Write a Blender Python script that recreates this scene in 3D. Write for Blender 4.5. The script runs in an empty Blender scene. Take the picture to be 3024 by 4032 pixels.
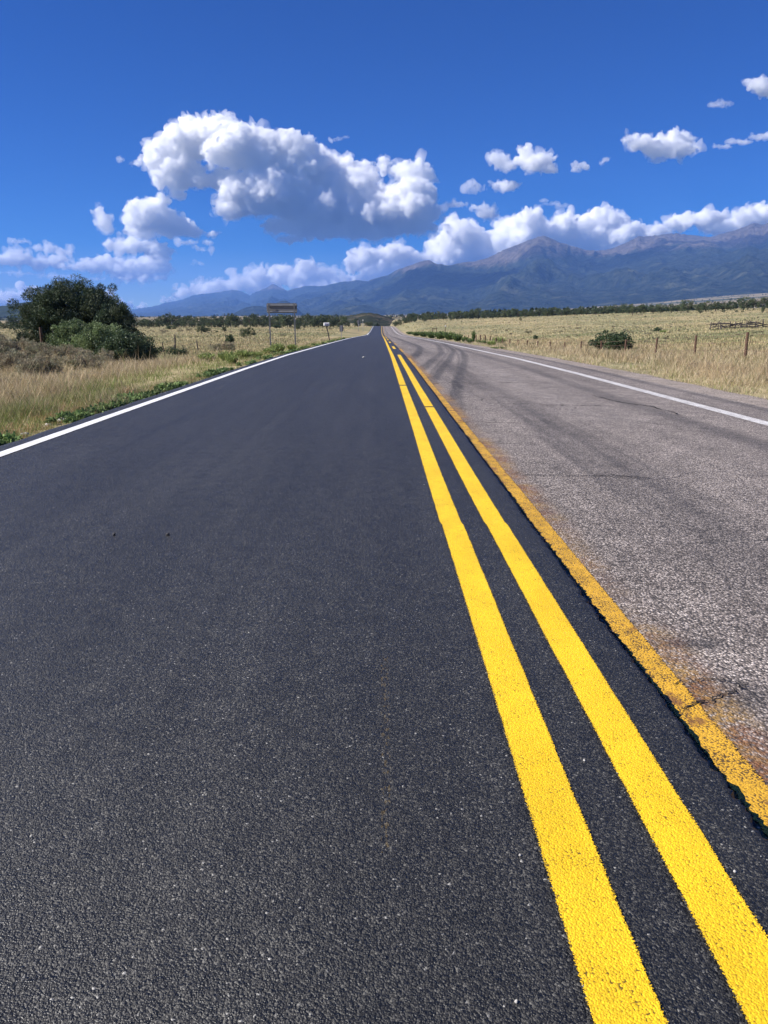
import bpy, math, random
import numpy as np
from mathutils import Vector
R = math.radians
S = bpy.context.scene
C = S.collection
random.seed(7)
rng = np.random.default_rng(11)

# ------------------------------------------------------------------ camera
F, CX, CY = 3000.0, 1512.0, 2016.0            # in pixels of the 3024 x 4032 frame
VPX, VPY = 1498.0, 1266.0
TH = math.atan((CY - VPY) / F)
PSI = (CX - VPX) * math.cos(TH) / F
CAMH = 1.06
cam = bpy.data.cameras.new('camera')
cam.sensor_fit = 'VERTICAL'; cam.sensor_height = 36.0; cam.sensor_width = 27.0
cam.lens = F / 4032.0 * 36.0
cam.clip_start = 0.05; cam.clip_end = 120000
co = bpy.data.objects.new('camera', cam); C.objects.link(co)
co.location = (0, 0, CAMH); co.rotation_euler = (math.pi / 2 - TH, 0, -PSI)
S.camera = co

# ------------------------------------------------------------------ light
SUN_AZ, SUN_EL = R(-100), R(39)               # azimuth from +Y, clockwise
W = bpy.data.worlds.new('World'); S.world = W; W.use_nodes = True
wn = W.node_tree
bg = wn.nodes['Background']
sky = wn.nodes.new('ShaderNodeTexSky'); sky.sky_type = 'NISHITA'; sky.sun_disc = False
sky.sun_elevation = SUN_EL; sky.sun_rotation = SUN_AZ
sky.altitude = 2600; sky.air_density = 1.0; sky.dust_density = 0.15; sky.ozone_density = 4.0
hs = wn.nodes.new('ShaderNodeHueSaturation'); hs.inputs['Hue'].default_value = 0.523; hs.inputs['Saturation'].default_value = 1.74; hs.inputs['Value'].default_value = 0.47
wn.links.new(sky.outputs[0], hs.inputs['Color']); wn.links.new(hs.outputs[0], bg.inputs[0]); bg.inputs[1].default_value = 0.115
sl = bpy.data.lights.new('sun', 'SUN'); sl.energy = 5.0; sl.angle = R(0.53); sl.color = (1, 0.95, 0.88)
so = bpy.data.objects.new('sun', sl); C.objects.link(so)
sd = Vector((math.sin(SUN_AZ) * math.cos(SUN_EL), math.cos(SUN_AZ) * math.cos(SUN_EL), math.sin(SUN_EL)))
so.rotation_euler = sd.to_track_quat('Z', 'Y').to_euler(); so.location = (-20, 5, 30)
S.view_settings.view_transform = 'Standard'; S.view_settings.look = 'None'
S.view_settings.exposure = 0.88; S.view_settings.gamma = 1.0; S.view_settings.use_curve_mapping = False
cy = S.cycles
cy.max_bounces = 32; cy.diffuse_bounces = 3; cy.glossy_bounces = 2; cy.transmission_bounces = 3
cy.transparent_max_bounces = 16; cy.volume_bounces = 28; cy.use_denoising = True
cy.caustics_reflective = False; cy.caustics_refractive = False
try: cy.denoising_prefilter = 'ACCURATE'
except Exception: pass

# ------------------------------------------------------------------ helpers
_r = np.array([math.cos(PSI), -math.sin(PSI), 0])
_f = np.array([math.sin(PSI) * math.cos(TH), math.cos(PSI) * math.cos(TH), -math.sin(TH)])
_u = np.array([math.sin(PSI) * math.sin(TH), math.cos(PSI) * math.sin(TH), math.cos(TH)])
def ray(u, v): return _r * (u - CX) + _u * (CY - v) + _f * F
def at(u, v, Y):
    d = ray(u, v); return d * (Y / d[1]) + np.array([0, 0, CAMH])
_YS = np.concatenate([np.linspace(0.6, 40, 800), np.geomspace(40.05, 420, 1200)])
def hit(u, v, fn, ymax=420):
    """where the line of sight of a pixel meets the surface fn(x, y)"""
    d = ray(u, v); Y = _YS[_YS <= ymax]; X = d[0] / d[1] * Y; Zr = CAMH + d[2] / d[1] * Y
    g = Zr - fn(X, Y); k = np.argmax(g < 0)
    if k == 0: k = len(Y) - 1
    return float(X[k]), float(Y[k])
def ss(a, b, x):
    t = np.clip((np.asarray(x, float) - a) / (b - a), 0, 1); return t * t * (3 - 2 * t)
_perm = np.random.default_rng(5).permutation(256); _perm = np.concatenate([_perm, _perm, _perm])
_ga = np.random.default_rng(6).uniform(0, 2 * np.pi, 256); _gx, _gy = np.cos(_ga), np.sin(_ga)
_g3 = np.random.default_rng(8).normal(size=(256, 3)); _g3 /= np.linalg.norm(_g3, axis=1)[:, None]
def pn2(x, y):
    x = np.asarray(x, float); y = np.asarray(y, float); x, y = np.broadcast_arrays(x, y)
    xi = np.floor(x).astype(int); yi = np.floor(y).astype(int); xf = x - xi; yf = y - yi
    u = xf**3 * (xf * (xf * 6 - 15) + 10); v = yf**3 * (yf * (yf * 6 - 15) + 10)
    def g(a, b):
        h = _perm[_perm[(xi + a) & 255] + ((yi + b) & 255)]
        return _gx[h] * (xf - a) + _gy[h] * (yf - b)
    return 1.5 * ((g(0, 0) * (1 - u) + g(1, 0) * u) * (1 - v) + (g(0, 1) * (1 - u) + g(1, 1) * u) * v)
def pn3(p):
    pi = np.floor(p).astype(int); pf = p - pi; w = pf**3 * (pf * (pf * 6 - 15) + 10)
    out = 0
    for a in (0, 1):
        for b in (0, 1):
            for c in (0, 1):
                h = _perm[_perm[_perm[(pi[:, 0] + a) & 255] + ((pi[:, 1] + b) & 255)] + ((pi[:, 2] + c) & 255)]
                d = np.einsum('ij,ij->i', _g3[h], pf - (a, b, c))
                wt = (w[:, 0] if a else 1 - w[:, 0]) * (w[:, 1] if b else 1 - w[:, 1]) * (w[:, 2] if c else 1 - w[:, 2])
                out = out + d * wt
    return 1.5 * out
def fbm2(x, y, o=4, lac=2.03, gain=0.5):
    s = 0; a = 1.0
    for i in range(o):
        s = s + a * pn2(x + 17.3 * i, y - 9.1 * i); x = x * lac; y = y * lac; a *= gain
    return s
def ridged(x, y, o=4):
    s = 0; a = 1.0
    for i in range(o):
        s = s + a * (1 - 2 * np.abs(pn2(x + 5.7 * i, y + 3.3 * i))); x = x * 2.07; y = y * 2.07; a *= 0.5
    return s

def mesh(name, V, Fc, col=None, attrs=None, smooth=False):
    """numpy mesh with faces that all have the same number of corners"""
    V = np.asarray(V, np.float32); Fc = np.asarray(Fc, np.int32)
    m = bpy.data.meshes.new(name); k = Fc.shape[1]
    m.vertices.add(len(V)); m.vertices.foreach_set('co', V.ravel())
    m.loops.add(Fc.size); m.loops.foreach_set('vertex_index', Fc.ravel())
    m.polygons.add(len(Fc)); m.polygons.foreach_set('loop_start', np.arange(len(Fc), dtype=np.int32) * k)
    if smooth: m.polygons.foreach_set('use_smooth', np.ones(len(Fc), bool))
    if col is not None:
        a = m.attributes.new('Col', 'FLOAT_COLOR', 'POINT')
        c4 = np.ones((len(V), 4), np.float32); c4[:, :3] = col; a.data.foreach_set('color', c4.ravel())
    for n, arr in (attrs or {}).items():
        a = m.attributes.new(n, 'FLOAT', 'POINT'); a.data.foreach_set('value', np.asarray(arr, np.float32))
    m.update(calc_edges=True); m.validate()
    return m
def grid_faces(nx, ny):
    i = np.arange(nx - 1)[None, :] + np.arange(ny - 1)[:, None] * nx; i = i.ravel()
    return np.stack([i, i + 1, i + 1 + nx, i + nx], 1)
class MB:
    """collects shapes, builds ONE mesh object"""
    def __init__(s): s.v = []; s.f = []
    def add(s, vs, fs):
        o = len(s.v); s.v += [tuple(map(float, p)) for p in vs]; s.f += [tuple(i + o for i in f) for f in fs]; return s
    def box(s, c, size, rz=0, tilt=(0, 0)):
        hx, hy, hz = size[0] / 2, size[1] / 2, size[2] / 2; ca, sa = math.cos(rz), math.sin(rz); vs = []
        b = min(hx, hy, hz) * 0.12
        for z, ins in ((-hz, b), (-hz + b, 0), (hz - b, 0), (hz, b)):
            for x, y in ((-hx + ins, -hy + ins), (hx - ins, -hy + ins), (hx - ins, hy - ins), (-hx + ins, hy - ins)):
                X = x + tilt[0] * z; Y = y + tilt[1] * z
                vs.append((c[0] + X * ca - Y * sa, c[1] + X * sa + Y * ca, c[2] + z))
        fs = [(3, 2, 1, 0), (12, 13, 14, 15)]
        for l in range(3):
            for k in range(4): a = l * 4 + k; bb = l * 4 + (k + 1) % 4; fs.append((a, bb, bb + 4, a + 4))
        return s.add(vs, fs)
    def tube(s, pts, rad, n=8):
        pts = [np.array(p, float) for p in pts]; vs = []; fs = []
        rad = rad if hasattr(rad, '__len__') else [rad] * len(pts)
        for i, p in enumerate(pts):
            d = pts[min(i + 1, len(pts) - 1)] - pts[max(i - 1, 0)]; d /= np.linalg.norm(d) + 1e-9
            a = np.cross(d, (0.31, 0.95, 0.1) if abs(d[2]) > 0.6 else (0, 0, 1)); a /= np.linalg.norm(a) + 1e-9; b = np.cross(d, a)
            for k in range(n):
                t = 2 * math.pi * k / n; vs.append(p + rad[i] * (a * math.cos(t) + b * math.sin(t)))
        for i in range(len(pts) - 1):
            for k in range(n): q = i * n; fs.append((q + k, q + (k + 1) % n, q + n + (k + 1) % n, q + n + k))
        fs.append(tuple(range(n))[::-1]); fs.append(tuple((len(pts) - 1) * n + k for k in range(n)))
        return s.add(vs, fs)
    def mesh(s, name):
        m = bpy.data.meshes.new(name); m.from_pydata(s.v, [], s.f); m.validate(); m.update(); return m
    def build(s, name, mt, parent=None, loc=None): return link(name, s.mesh(name), mt, parent, loc)
def link(name, me, mt=None, parent=None, loc=None):
    o = bpy.data.objects.new(name, me); C.objects.link(o)
    if mt is not None and not me.materials: me.materials.append(mt)
    if parent is not None: o.parent = parent
    if loc is not None: o.location = loc
    return o
def tag(o, label=None, cat=None, group=None, kind=None):
    if label: o['label'] = label
    if cat: o['category'] = cat
    if group: o['group'] = group
    if kind: o['kind'] = kind
    return o
def thing(name, label, cat, loc, rz=0, group=None, scale=None):
    o = bpy.data.objects.new(name, None); C.objects.link(o); o.location = loc; o.rotation_euler = (0, 0, rz)
    o.empty_display_size = 0.2
    if scale is not None: o.scale = scale
    return tag(o, label, cat, group)

def ico():
    import bmesh
    b = bmesh.new(); bmesh.ops.create_icosphere(b, subdivisions=2, radius=1.0)
    v = np.array([p.co[:] for p in b.verts]); f = np.array([[q.index for q in p.verts] for p in b.faces]); b.free(); return v, f
ICV, ICF = ico()

# ------------------------------------------------------------------ materials
class NT:
    def __init__(s, name):
        s.m = bpy.data.materials.new(name); s.m.use_nodes = True; s.t = s.m.node_tree
        s.b = s.t.nodes['Principled BSDF']; s.out = s.t.nodes['Material Output']
    def n(s, typ, **kw):
        nd = s.t.nodes.new('ShaderNode' + typ)
        for k, v in kw.items():
            if k.startswith('i_'): nd.inputs[int(k[2:])].default_value = v
            else: setattr(nd, k, v)
        return nd
    def l(s, a, b): s.t.links.new(a, b); return s
    def pos(s, scale=(1, 1, 1)):
        if not hasattr(s, '_p'): s._p = s.n('NewGeometry').outputs['Position']
        if scale == (1, 1, 1): return s._p
        v = s.n('VectorMath', operation='MULTIPLY'); s.l(s._p, v.inputs[0]); v.inputs[1].default_value = scale; return v.outputs[0]
    def noise(s, vec, scale, detail=4, rough=0.55):
        nd = s.n('TexNoise'); s.l(vec, nd.inputs['Vector']); nd.inputs['Scale'].default_value = scale
        nd.inputs['Detail'].default_value = detail; nd.inputs['Roughness'].default_value = rough; return nd.outputs[0]
    def voro(s, vec, scale, feature='F1'):
        nd = s.n('TexVoronoi', feature=feature); s.l(vec, nd.inputs['Vector']); nd.inputs['Scale'].default_value = scale; return nd
    def ramp(s, fac, stops):
        nd = s.n('ValToRGB'); s.l(fac, nd.inputs[0]); e = nd.color_ramp.elements
        while len(e) < len(stops): e.new(0.5)
        for k, (p, c) in enumerate(stops):
            e[k].position = p; e[k].color = (*c, 1) if hasattr(c, '__len__') else (c, c, c, 1)
        return nd.outputs[0]
    def mix(s, fac, a, b, mode='MIX'):
        nd = s.n('Mix', data_type='RGBA', blend_type=mode)
        for sock, val in ((nd.inputs[0], fac), (nd.inputs[6], a), (nd.inputs[7], b)):
            if hasattr(val, 'is_linked'): s.l(val, sock)
            elif hasattr(val, '__len__'): sock.default_value = (*val, 1)
            else: sock.default_value = val
        return nd.outputs[2]
    def math(s, op, a, b=0.0, clamp=False):
        nd = s.n('Math', operation=op, use_clamp=clamp)
        for k, val in enumerate((a, b)):
            if hasattr(val, 'is_linked'): s.l(val, nd.inputs[k])
            else: nd.inputs[k].default_value = val
        return nd.outputs[0]
    def rnd(s, v):
        nd = s.n('SeparateColor'); s.l(v.outputs['Color'], nd.inputs[0]); return nd.outputs[0]
    def attr(s, name, out=2):
        return s.n('Attribute', attribute_name=name).outputs[out]
    def bump(s, h, strength, dist):
        nd = s.n('Bump'); nd.inputs['Strength'].default_value = strength; nd.inputs['Distance'].default_value = dist
        s.l(h, nd.inputs['Height']); s.l(nd.outputs[0], s.b.inputs['Normal']); return s
    def col(s, c):
        if hasattr(c, 'is_linked'): s.l(c, s.b.inputs['Base Color'])
        else: s.b.inputs['Base Color'].default_value = (*c, 1)
        return s
    def rough(s, r, spec=None):
        if hasattr(r, 'is_linked'): s.l(r, s.b.inputs['Roughness'])
        else: s.b.inputs['Roughness'].default_value = r
        if spec is not None: s.b.inputs['Specular IOR Level'].default_value = spec
        return s
    def alpha(s, a): s.l(a, s.b.inputs['Alpha']); return s

def plain(name, c, r=0.7, var=0.25, scale=8, spec=0.3, metal=0, bump=0.0):
    t = NT(name); n = t.noise(t.pos(), scale, 5)
    t.col(t.ramp(n, [(0.3, [x * (1 - var) for x in c]), (0.7, [min(1, x * (1 + var)) for x in c])])).rough(r, spec)
    t.b.inputs['Metallic'].default_value = metal
    if bump: t.bump(n, 0.6, bump)
    return t.m
def leafy(name, trans=0.25, rough=0.6, tint=(1, 1, 1)):
    """foliage: vertex colour of each leaf, part of the light comes through"""
    t = NT(name); c = t.attr('Col', 0)
    if tint != (1, 1, 1): c = t.mix(1.0, c, tint, 'MULTIPLY')
    t.col(c).rough(rough, 0.25)
    tr = t.n('BsdfTranslucent'); t.l(c, tr.inputs[0])
    mx = t.n('MixShader'); mx.inputs[0].default_value = trans
    t.l(t.b.outputs[0], mx.inputs[1]); t.l(tr.outputs[0], mx.inputs[2]); t.l(mx.outputs[0], t.out.inputs[0])
    return t.m

def m_fresh_asphalt():
    t = NT('fresh_asphalt'); p = t.pos()
    wob = t.n('VectorMath', operation='ADD'); t.l(p, wob.inputs[0])
    nz = t.n('TexNoise'); t.l(p, nz.inputs['Vector']); nz.inputs['Scale'].default_value = 160
    sc = t.n('VectorMath', operation='SCALE'); t.l(nz.outputs[1], sc.inputs[0]); sc.inputs['Scale'].default_value = 0.006
    t.l(sc.outputs[0], wob.inputs[1])
    v = t.voro(wob.outputs[0], 250); v2 = t.voro(p, 95)
    stone = t.ramp(t.rnd(v), [(0.0, (.006, .006, .005)), (0.5, (.0165, .0158, .0138)), (0.8, (.034, .0325, .028)), (0.95, (.07, .067, .058)), (0.995, (.12, .115, .10)), (1.0, (.34, .33, .30))])
    big = t.noise(t.pos((1.6, 0.22, 1)), 1.3, 5); patch = t.noise(p, 9, 4)
    c = t.mix(1.0, stone, t.ramp(big, [(0.3, 0.78), (0.7, 1.22)]), 'MULTIPLY')
    c = t.mix(1.0, c, t.ramp(patch, [(0.3, 0.75), (0.7, 1.22)]), 'MULTIPLY')
    seam = t.noise(t.pos((5.5, 0.05, 1)), 1.0, 3); c = t.mix(1.0, c, t.ramp(seam, [(0.35, 0.86), (0.65, 1.14)]), 'MULTIPLY')
    # a dried trickle of yellow paint along the lane
    sx = t.n('SeparateXYZ'); t.l(p, sx.inputs[0])
    d = t.math('ABSOLUTE', t.math('SUBTRACT', sx.outputs[0], 0.012))
    nar = t.math('LESS_THAN', d, 0.012)
    yy = t.math('MULTIPLY', t.math('GREATER_THAN', sx.outputs[1], 1.35), t.math('LESS_THAN', sx.outputs[1], 2.3))
    sp = t.math('GREATER_THAN', t.noise(t.pos((1, 0.35, 1)), 130, 2), 0.58)
    c = t.mix(t.math('MULTIPLY', t.math('MULTIPLY', nar, yy), t.math('MULTIPLY', sp, 0.18)), c, (0.3, 0.2, 0.04))
    t.col(c).rough(t.ramp(t.rnd(v), [(0, 0.38), (1, 0.62)]), 0.5)
    hgt = t.math('ADD', t.math('MULTIPLY', v.outputs['Distance'], -1.0), t.math('MULTIPLY', v2.outputs['Distance'], -0.6))
    hgt = t.math('ADD', hgt, t.math('MULTIPLY', t.noise(p, 420, 2), 0.35))
    t.bump(hgt, 0.6, 0.0045)
    return t.m
def m_worn_asphalt():
    t = NT('worn_asphalt'); p = t.pos()
    v = t.voro(p, 112); n = t.noise(p, 300, 3)
    stone = t.ramp(t.rnd(v), [(0, (0.06, 0.052, 0.044)), (0.35, (0.18, 0.15, 0.128)), (0.7, (0.36, 0.302, 0.262)), (1, (0.72, 0.63, 0.56))])
    stone = t.mix(t.ramp(v.outputs['Distance'], [(0.3, 0.0), (0.65, 0.6)]), stone, (0.03, 0.03, 0.032))
    big = t.noise(t.pos((1.2, 0.16, 1)), 1.1, 6); pat = t.noise(p, 3.2, 5)
    c = t.mix(1.0, stone, t.ramp(big, [(0.3, 0.78), (0.72, 1.25)]), 'MULTIPLY')
    c = t.mix(1.0, c, t.ramp(pat, [(0.3, 0.8), (0.7, 1.2)]), 'MULTIPLY')
    rub = t.math('MULTIPLY', t.attr('rubber'), t.ramp(t.noise(t.pos((3, 0.5, 1)), 5, 5), [(0.25, 0.6), (0.65, 1.0)]), True)
    c = t.mix(t.math('MULTIPLY', rub, 0.88), c, (0.03, 0.029, 0.031))
    pale = t.math('MULTIPLY', t.attr('pale'), t.ramp(t.noise(p, 14, 5), [(0.35, 0.1), (0.7, 1)]), True)
    c = t.mix(t.math('MULTIPLY', pale, 0.6), c, (0.36, 0.33, 0.31))
    wv = t.n('VectorMath', operation='ADD'); t.l(p, wv.inputs[0]); nw = t.n('TexNoise'); t.l(p, nw.inputs['Vector']); nw.inputs['Scale'].default_value = 1.3; nw.inputs['Detail'].default_value = 7
    t.l(nw.outputs[1], wv.inputs[1]); ve = t.voro(wv.outputs[0], 0.62, 'DISTANCE_TO_EDGE')
    ck = t.math('MULTIPLY', t.ramp(ve.outputs['Distance'], [(0.0, 1.0), (0.0075, 0.0)]), t.ramp(t.noise(p, 0.8, 2), [(0.42, 0.0), (0.55, 1.0)]))
    c = t.mix(t.math('MULTIPLY', ck, 0.85), c, (0.02, 0.019, 0.018))
    gh = t.math('MULTIPLY', t.attr('ghost'), t.ramp(t.noise(p, 60, 4), [(0.32, 0.0), (0.58, 1.0)]), True)
    gh = t.math('MULTIPLY', gh, t.ramp(t.noise(t.pos((1, 0.4, 1)), 2.2, 3), [(0.35, 0.35), (0.55, 1)]))
    c = t.mix(t.math('MULTIPLY', gh, 0.92), c, t.ramp(t.noise(p, 6, 2), [(0.4, (0.20, 0.085, 0.03)), (0.6, (0.36, 0.21, 0.05))]))
    t.col(c).rough(0.75, 0.35)
    hgt = t.math('ADD', t.math('MULTIPLY', v.outputs['Distance'], -1.0), t.math('MULTIPLY', n, 0.5))
    t.bump(hgt, 0.9, 0.006)
    return t.m
def m_paint(name, c, dark, worn=0.0, grain=230, edge=0.9, rust=False):
    """road paint on a rough surface; attribute e is the distance from the line's middle, 1 at its rim"""
    t = NT(name); p = t.pos(); v = t.voro(p, grain); v2 = t.voro(p, 33)
    n1 = t.noise(p, 14, 5); n2 = t.noise(p, 190, 3)
    pit = t.math('ADD', t.math('MULTIPLY', v.outputs['Distance'], 0.62), t.math('MULTIPLY', n1, 0.5))
    pit = t.math('ADD', pit, t.math('MULTIPLY', n2, 0.32)); pit = t.math('ADD', pit, t.math('MULTIPLY', t.math('SUBTRACT', t.noise(p, 2.6, 4), .5), .22))
    hole = t.ramp(pit, [(0.92 - worn, 0.0), (1.0 - worn, 1.0)])
    vc = t.ramp(t.rnd(v), [(0, [x * 0.8 for x in c]), (1, [min(1, x * 1.1) for x in c])])
    cc = t.mix(1.0, vc, t.ramp(t.noise(t.pos((1.6, .6, 1)), 4, 6), [(0.3, 0.84), (0.62, 1.05)]), 'MULTIPLY')
    cc = t.mix(hole, cc, dark)
    if rust: cc = t.mix(t.ramp(t.noise(t.pos((1, .55, 1)), 8.5, 4, .6), [(0.57, 0.0), (0.63, 0.85)]), cc, t.ramp(n2, [(.35, (0.10, 0.042, 0.02)), (.65, (0.26, 0.12, 0.04))]))
    t.col(cc).rough(0.55, 0.35)
    e = t.math('ADD', t.attr('e'), t.math('MULTIPLY', t.math('SUBTRACT', t.noise(p, 130 if rust else 260, 4), 0.5), 0.7 if rust else 0.4))
    e = t.math('ADD', e, t.math('MULTIPLY', t.math('SUBTRACT', t.noise(p, 6, 3), 0.5), 0.12))
    t.alpha(t.math('LESS_THAN', e, edge))
    hgt = t.math('ADD', t.math('MULTIPLY', v.outputs['Distance'], -0.8), t.math('MULTIPLY', n2, 0.4))
    t.bump(hgt, 0.55, 0.004)
    return t.m
def m_ground():
    t = NT('dry_grassland'); p = t.pos()
    a = t.noise(t.pos((1, 0.7, 1)), 0.035, 5); b = t.noise(p, 0.4, 5); c3 = t.noise(p, 5, 5)
    straw = t.ramp(b, [(0.3, (0.25, 0.2, 0.11)), (0.55, (0.36, 0.3, 0.165)), (0.75, (0.43, 0.36, 0.21))])
    olive = t.ramp(b, [(0.3, (0.165, 0.16, 0.085)), (0.7, (0.28, 0.265, 0.14))])
    c = t.mix(t.ramp(a, [(0.42, 0.0), (0.58, 1.0)]), straw, olive)
    soil = t.mix(t.ramp(c3, [(0.5, 0.0), (0.72, 0.75)]), c, (0.17, 0.125, 0.085))
    c = soil
    # beyond the first tree lines: pale plain with grey green brush bands
    sx = t.n('SeparateXYZ'); t.l(p, sx.inputs[0])
    far = t.math('MULTIPLY', t.math('SUBTRACT', sx.outputs[1], 420), 1 / 500, True)
    n4 = t.noise(t.pos((0.6, 1.5, 1)), 0.0028, 6, 0.6)
    plain_ = t.ramp(n4, [(0.40, (0.27, 0.215, 0.14)), (0.5, (0.24, 0.195, 0.12)), (0.56, (0.075, 0.085, 0.05)), (0.7, (0.05, 0.06, 0.038))])
    c = t.mix(far, c, plain_)
    t.col(c).rough(0.95, 0.1)
    t.bump(t.math('ADD', c3, b), 0.5, 0.06)
    return t.m
def m_gravel():
    t = NT('shoulder_gravel'); p = t.pos(); v = t.voro(p, 60); v2 = t.voro(p, 24)
    c = t.ramp(t.rnd(v), [(0, (0.22, 0.185, 0.155)), (0.5, (0.42, 0.355, 0.305)), (1, (0.64, 0.56, 0.49))])
    c = t.mix(t.ramp(v.outputs['Distance'], [(0.3, 0.0), (0.65, 0.6)]), c, (0.07, 0.058, 0.05))
    c = t.mix(1.0, c, t.ramp(t.noise(p, 1.6, 5), [(0.3, 0.78), (0.7, 1.2)]), 'MULTIPLY')
    t.col(c).rough(0.9, 0.15); t.bump(t.math('MULTIPLY', t.math('ADD', v.outputs['Distance'], v2.outputs['Distance']), -1), 0.9, 0.012)
    return t.m
def m_mountain():
    t = NT('mountain_forest_and_rock'); p = t.pos()
    alt = t.attr('alt'); n = t.noise(p, 0.0011, 8, 0.62); n2 = t.noise(p, 0.012, 6, 0.7); n3 = t.noise(p, 0.0035, 6, 0.6)
    forest = t.ramp(n2, [(0.3, (0.008, 0.013, 0.012)), (0.5, (0.030, 0.040, 0.029)), (0.75, (0.075, 0.085, 0.06))])
    mead = t.math('MULTIPLY', t.ramp(n3, [(0.56, 0.0), (0.68, 1.0)]), t.ramp(alt, [(0.1, 1.0), (0.6, 0.25)]))
    c = t.mix(t.math('MULTIPLY', mead, 0.7), forest, (0.14, 0.145, 0.085))
    rock = t.ramp(n2, [(0.32, (0.07, 0.058, 0.05)), (0.68, (0.24, 0.20, 0.165))])
    tl = t.math('ADD', alt, t.math('MULTIPLY', t.math('SUBTRACT', n, 0.5), 0.65))
    c = t.mix(t.ramp(tl, [(0.70, 0.0), (0.80, 1.0)]), c, rock)
    t.col(c).rough(1.0, 0.0)
    t.bump(t.math('ADD', n2, t.math('MULTIPLY', n3, 2.0)), 1.0, 110)
    return t.m
def m_hill(name, dark, light):
    t = NT(name); p = t.pos(); v = t.noise(p, 0.12, 6, 0.7); n = t.noise(p, 0.012, 5)
    f = t.ramp(t.math('ADD', v, t.math('MULTIPLY', n, 0.6)), [(0.8, 0.0), (1.0, 1.0)])
    t.col(t.mix(f, dark, light)).rough(1, 0.05); t.bump(v, 0.8, 4); return t.m
def m_cloud(name, dens, aniso=0.0):
    m = bpy.data.materials.new(name); m.use_nodes = True; t = m.node_tree
    t.nodes.remove(t.nodes['Principled BSDF'])
    v = t.nodes.new('ShaderNodeVolumePrincipled'); v.inputs['Color'].default_value = (0.999, 0.999, 0.999, 1)
    v.inputs['Density'].default_value = dens; v.inputs['Anisotropy'].default_value = aniso
    t.links.new(v.outputs[0], t.nodes['Material Output'].inputs['Volume']); return m

M_FRESH, M_WORN, M_GROUND, M_GRAVEL = m_fresh_asphalt(), m_worn_asphalt(), m_ground(), m_gravel()
M_YEL = m_paint('yellow_line_paint', (0.84, 0.525, 0.014), (0.16, 0.10, 0.012), worn=0.0)
M_OLDYEL = m_paint('old_yellow_line_paint', (0.66, 0.37, 0.03), (0.10, 0.06, 0.02), worn=0.15, grain=170, edge=0.9, rust=True)
M_WHITE = m_paint('white_line_paint', (0.80, 0.80, 0.79), (0.55, 0.55, 0.54), worn=-0.06)
M_OLDWHITE = m_paint('old_white_line_paint', (0.74, 0.72, 0.69), (0.24, 0.21, 0.19), worn=0.17, edge=0.85)
M_NEEDLE = leafy('pine_needles', 0.12); M_LEAF = leafy('oak_leaves', 0.25, 0.5); M_GRASS = leafy('grass_blades', 0.3, 0.7)
M_BRUSH = leafy('brush_leaves', 0.2, 0.8)
M_BARK = plain('bark', (0.085, 0.065, 0.05), 0.9, 0.5, 14, bump=0.02)
M_WOOD = plain('weathered_post_wood', (0.105, 0.062, 0.042), 0.85, 0.5, 18, bump=0.01)
M_GREYWOOD = plain('grey_old_timber', (0.085, 0.072, 0.066), 0.9, 0.55, 9, bump=0.01)
M_STEEL = plain('galvanised_steel', (0.34, 0.345, 0.36), 0.5, 0.12, 5, 0.5, 0.4)
M_ALU = plain('aluminium_sign_back', (0.19, 0.19, 0.195), 0.6, 0.1, 3, 0.4, 0.2)
M_RUST = plain('rusty_wire', (0.16, 0.10, 0.07), 0.7, 0.3, 20)
M_TPOST = plain('dark_green_post_paint', (0.06, 0.05, 0.045), 0.7, 0.4, 12)
M_WHITEBOX = plain('white_enamel', (0.78, 0.77, 0.74), 0.4, 0.06, 6)
M_CRACK = plain('dark_crack', (0.012, 0.011, 0.011), 0.95, 0.3, 30)  # near-black colour of the crack strips
M_TAR = plain('tar_patch', (0.03, 0.03, 0.033), 0.6, 0.3, 20)
M_STONE = plain('pale_stone', (0.42, 0.40, 0.37), 0.85, 0.25, 12, bump=0.01)
M_DARKSTONE = plain('dark_stone', (0.05, 0.048, 0.05), 0.8, 0.4, 40, bump=0.004)
M_WALL = plain('pale_house_wall', (0.6, 0.57, 0.52), 0.85, 0.08, 2)
M_ROOF = plain('dark_house_roof', (0.10, 0.075, 0.07), 0.7, 0.25, 2)
M_GLASS = plain('dark_window_glass', (0.03, 0.035, 0.045), 0.1, 0.1, 1, 0.6)

# ------------------------------------------------------------------ ground shape
def prof(Y):
    return np.interp(Y, [-50, 0, 18, 26, 36, 50, 78, 110, 146, 175, 200, 235, 275, 310, 340, 370, 420, 520, 620, 1000],
                     [0, 0, 0, -.03, -.126, -.26, -.56, -.98, -1.49, -1.82, -1.97, -1.93, -1.6, -1.2, -.95, -1.0, -1.9, -5, -6.5, -3])
def lfield(Y): return np.interp(Y, [-60, 0, 20, 40, 57, 85, 150, 300, 400, 600, 1000], [-.5, -.45, -.5, -1.05, -1.35, -1.45, -1.4, -1.1, -.8, -1.5, 0])
def rfence(Y): return np.interp(Y, [-60, 0, 20, 30, 50, 85, 120, 160, 200, 250, 330, 400, 600, 1000], [-.3, -.3, -.35, -.42, -1.05, -1.82, -2.1, -2.1, -1.6, -.6, .8, 1.4, 2, 4])
def rslope(Y): return np.interp(Y, [0, 30, 55, 112, 200, 330, 450, 700], [.01, .02, .05, .054, .045, .04, .03, .02])
def azs(X, Y):
    u = VPX + 3092 * X / np.maximum(Y, 1.0)
    return np.interp(u, [-800, 0, 600, 1200, 1500, 2000, 2500, 3024, 4200], [.003, .004, .0055, .007, .0075, .011, .0215, .036, .05])
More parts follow.
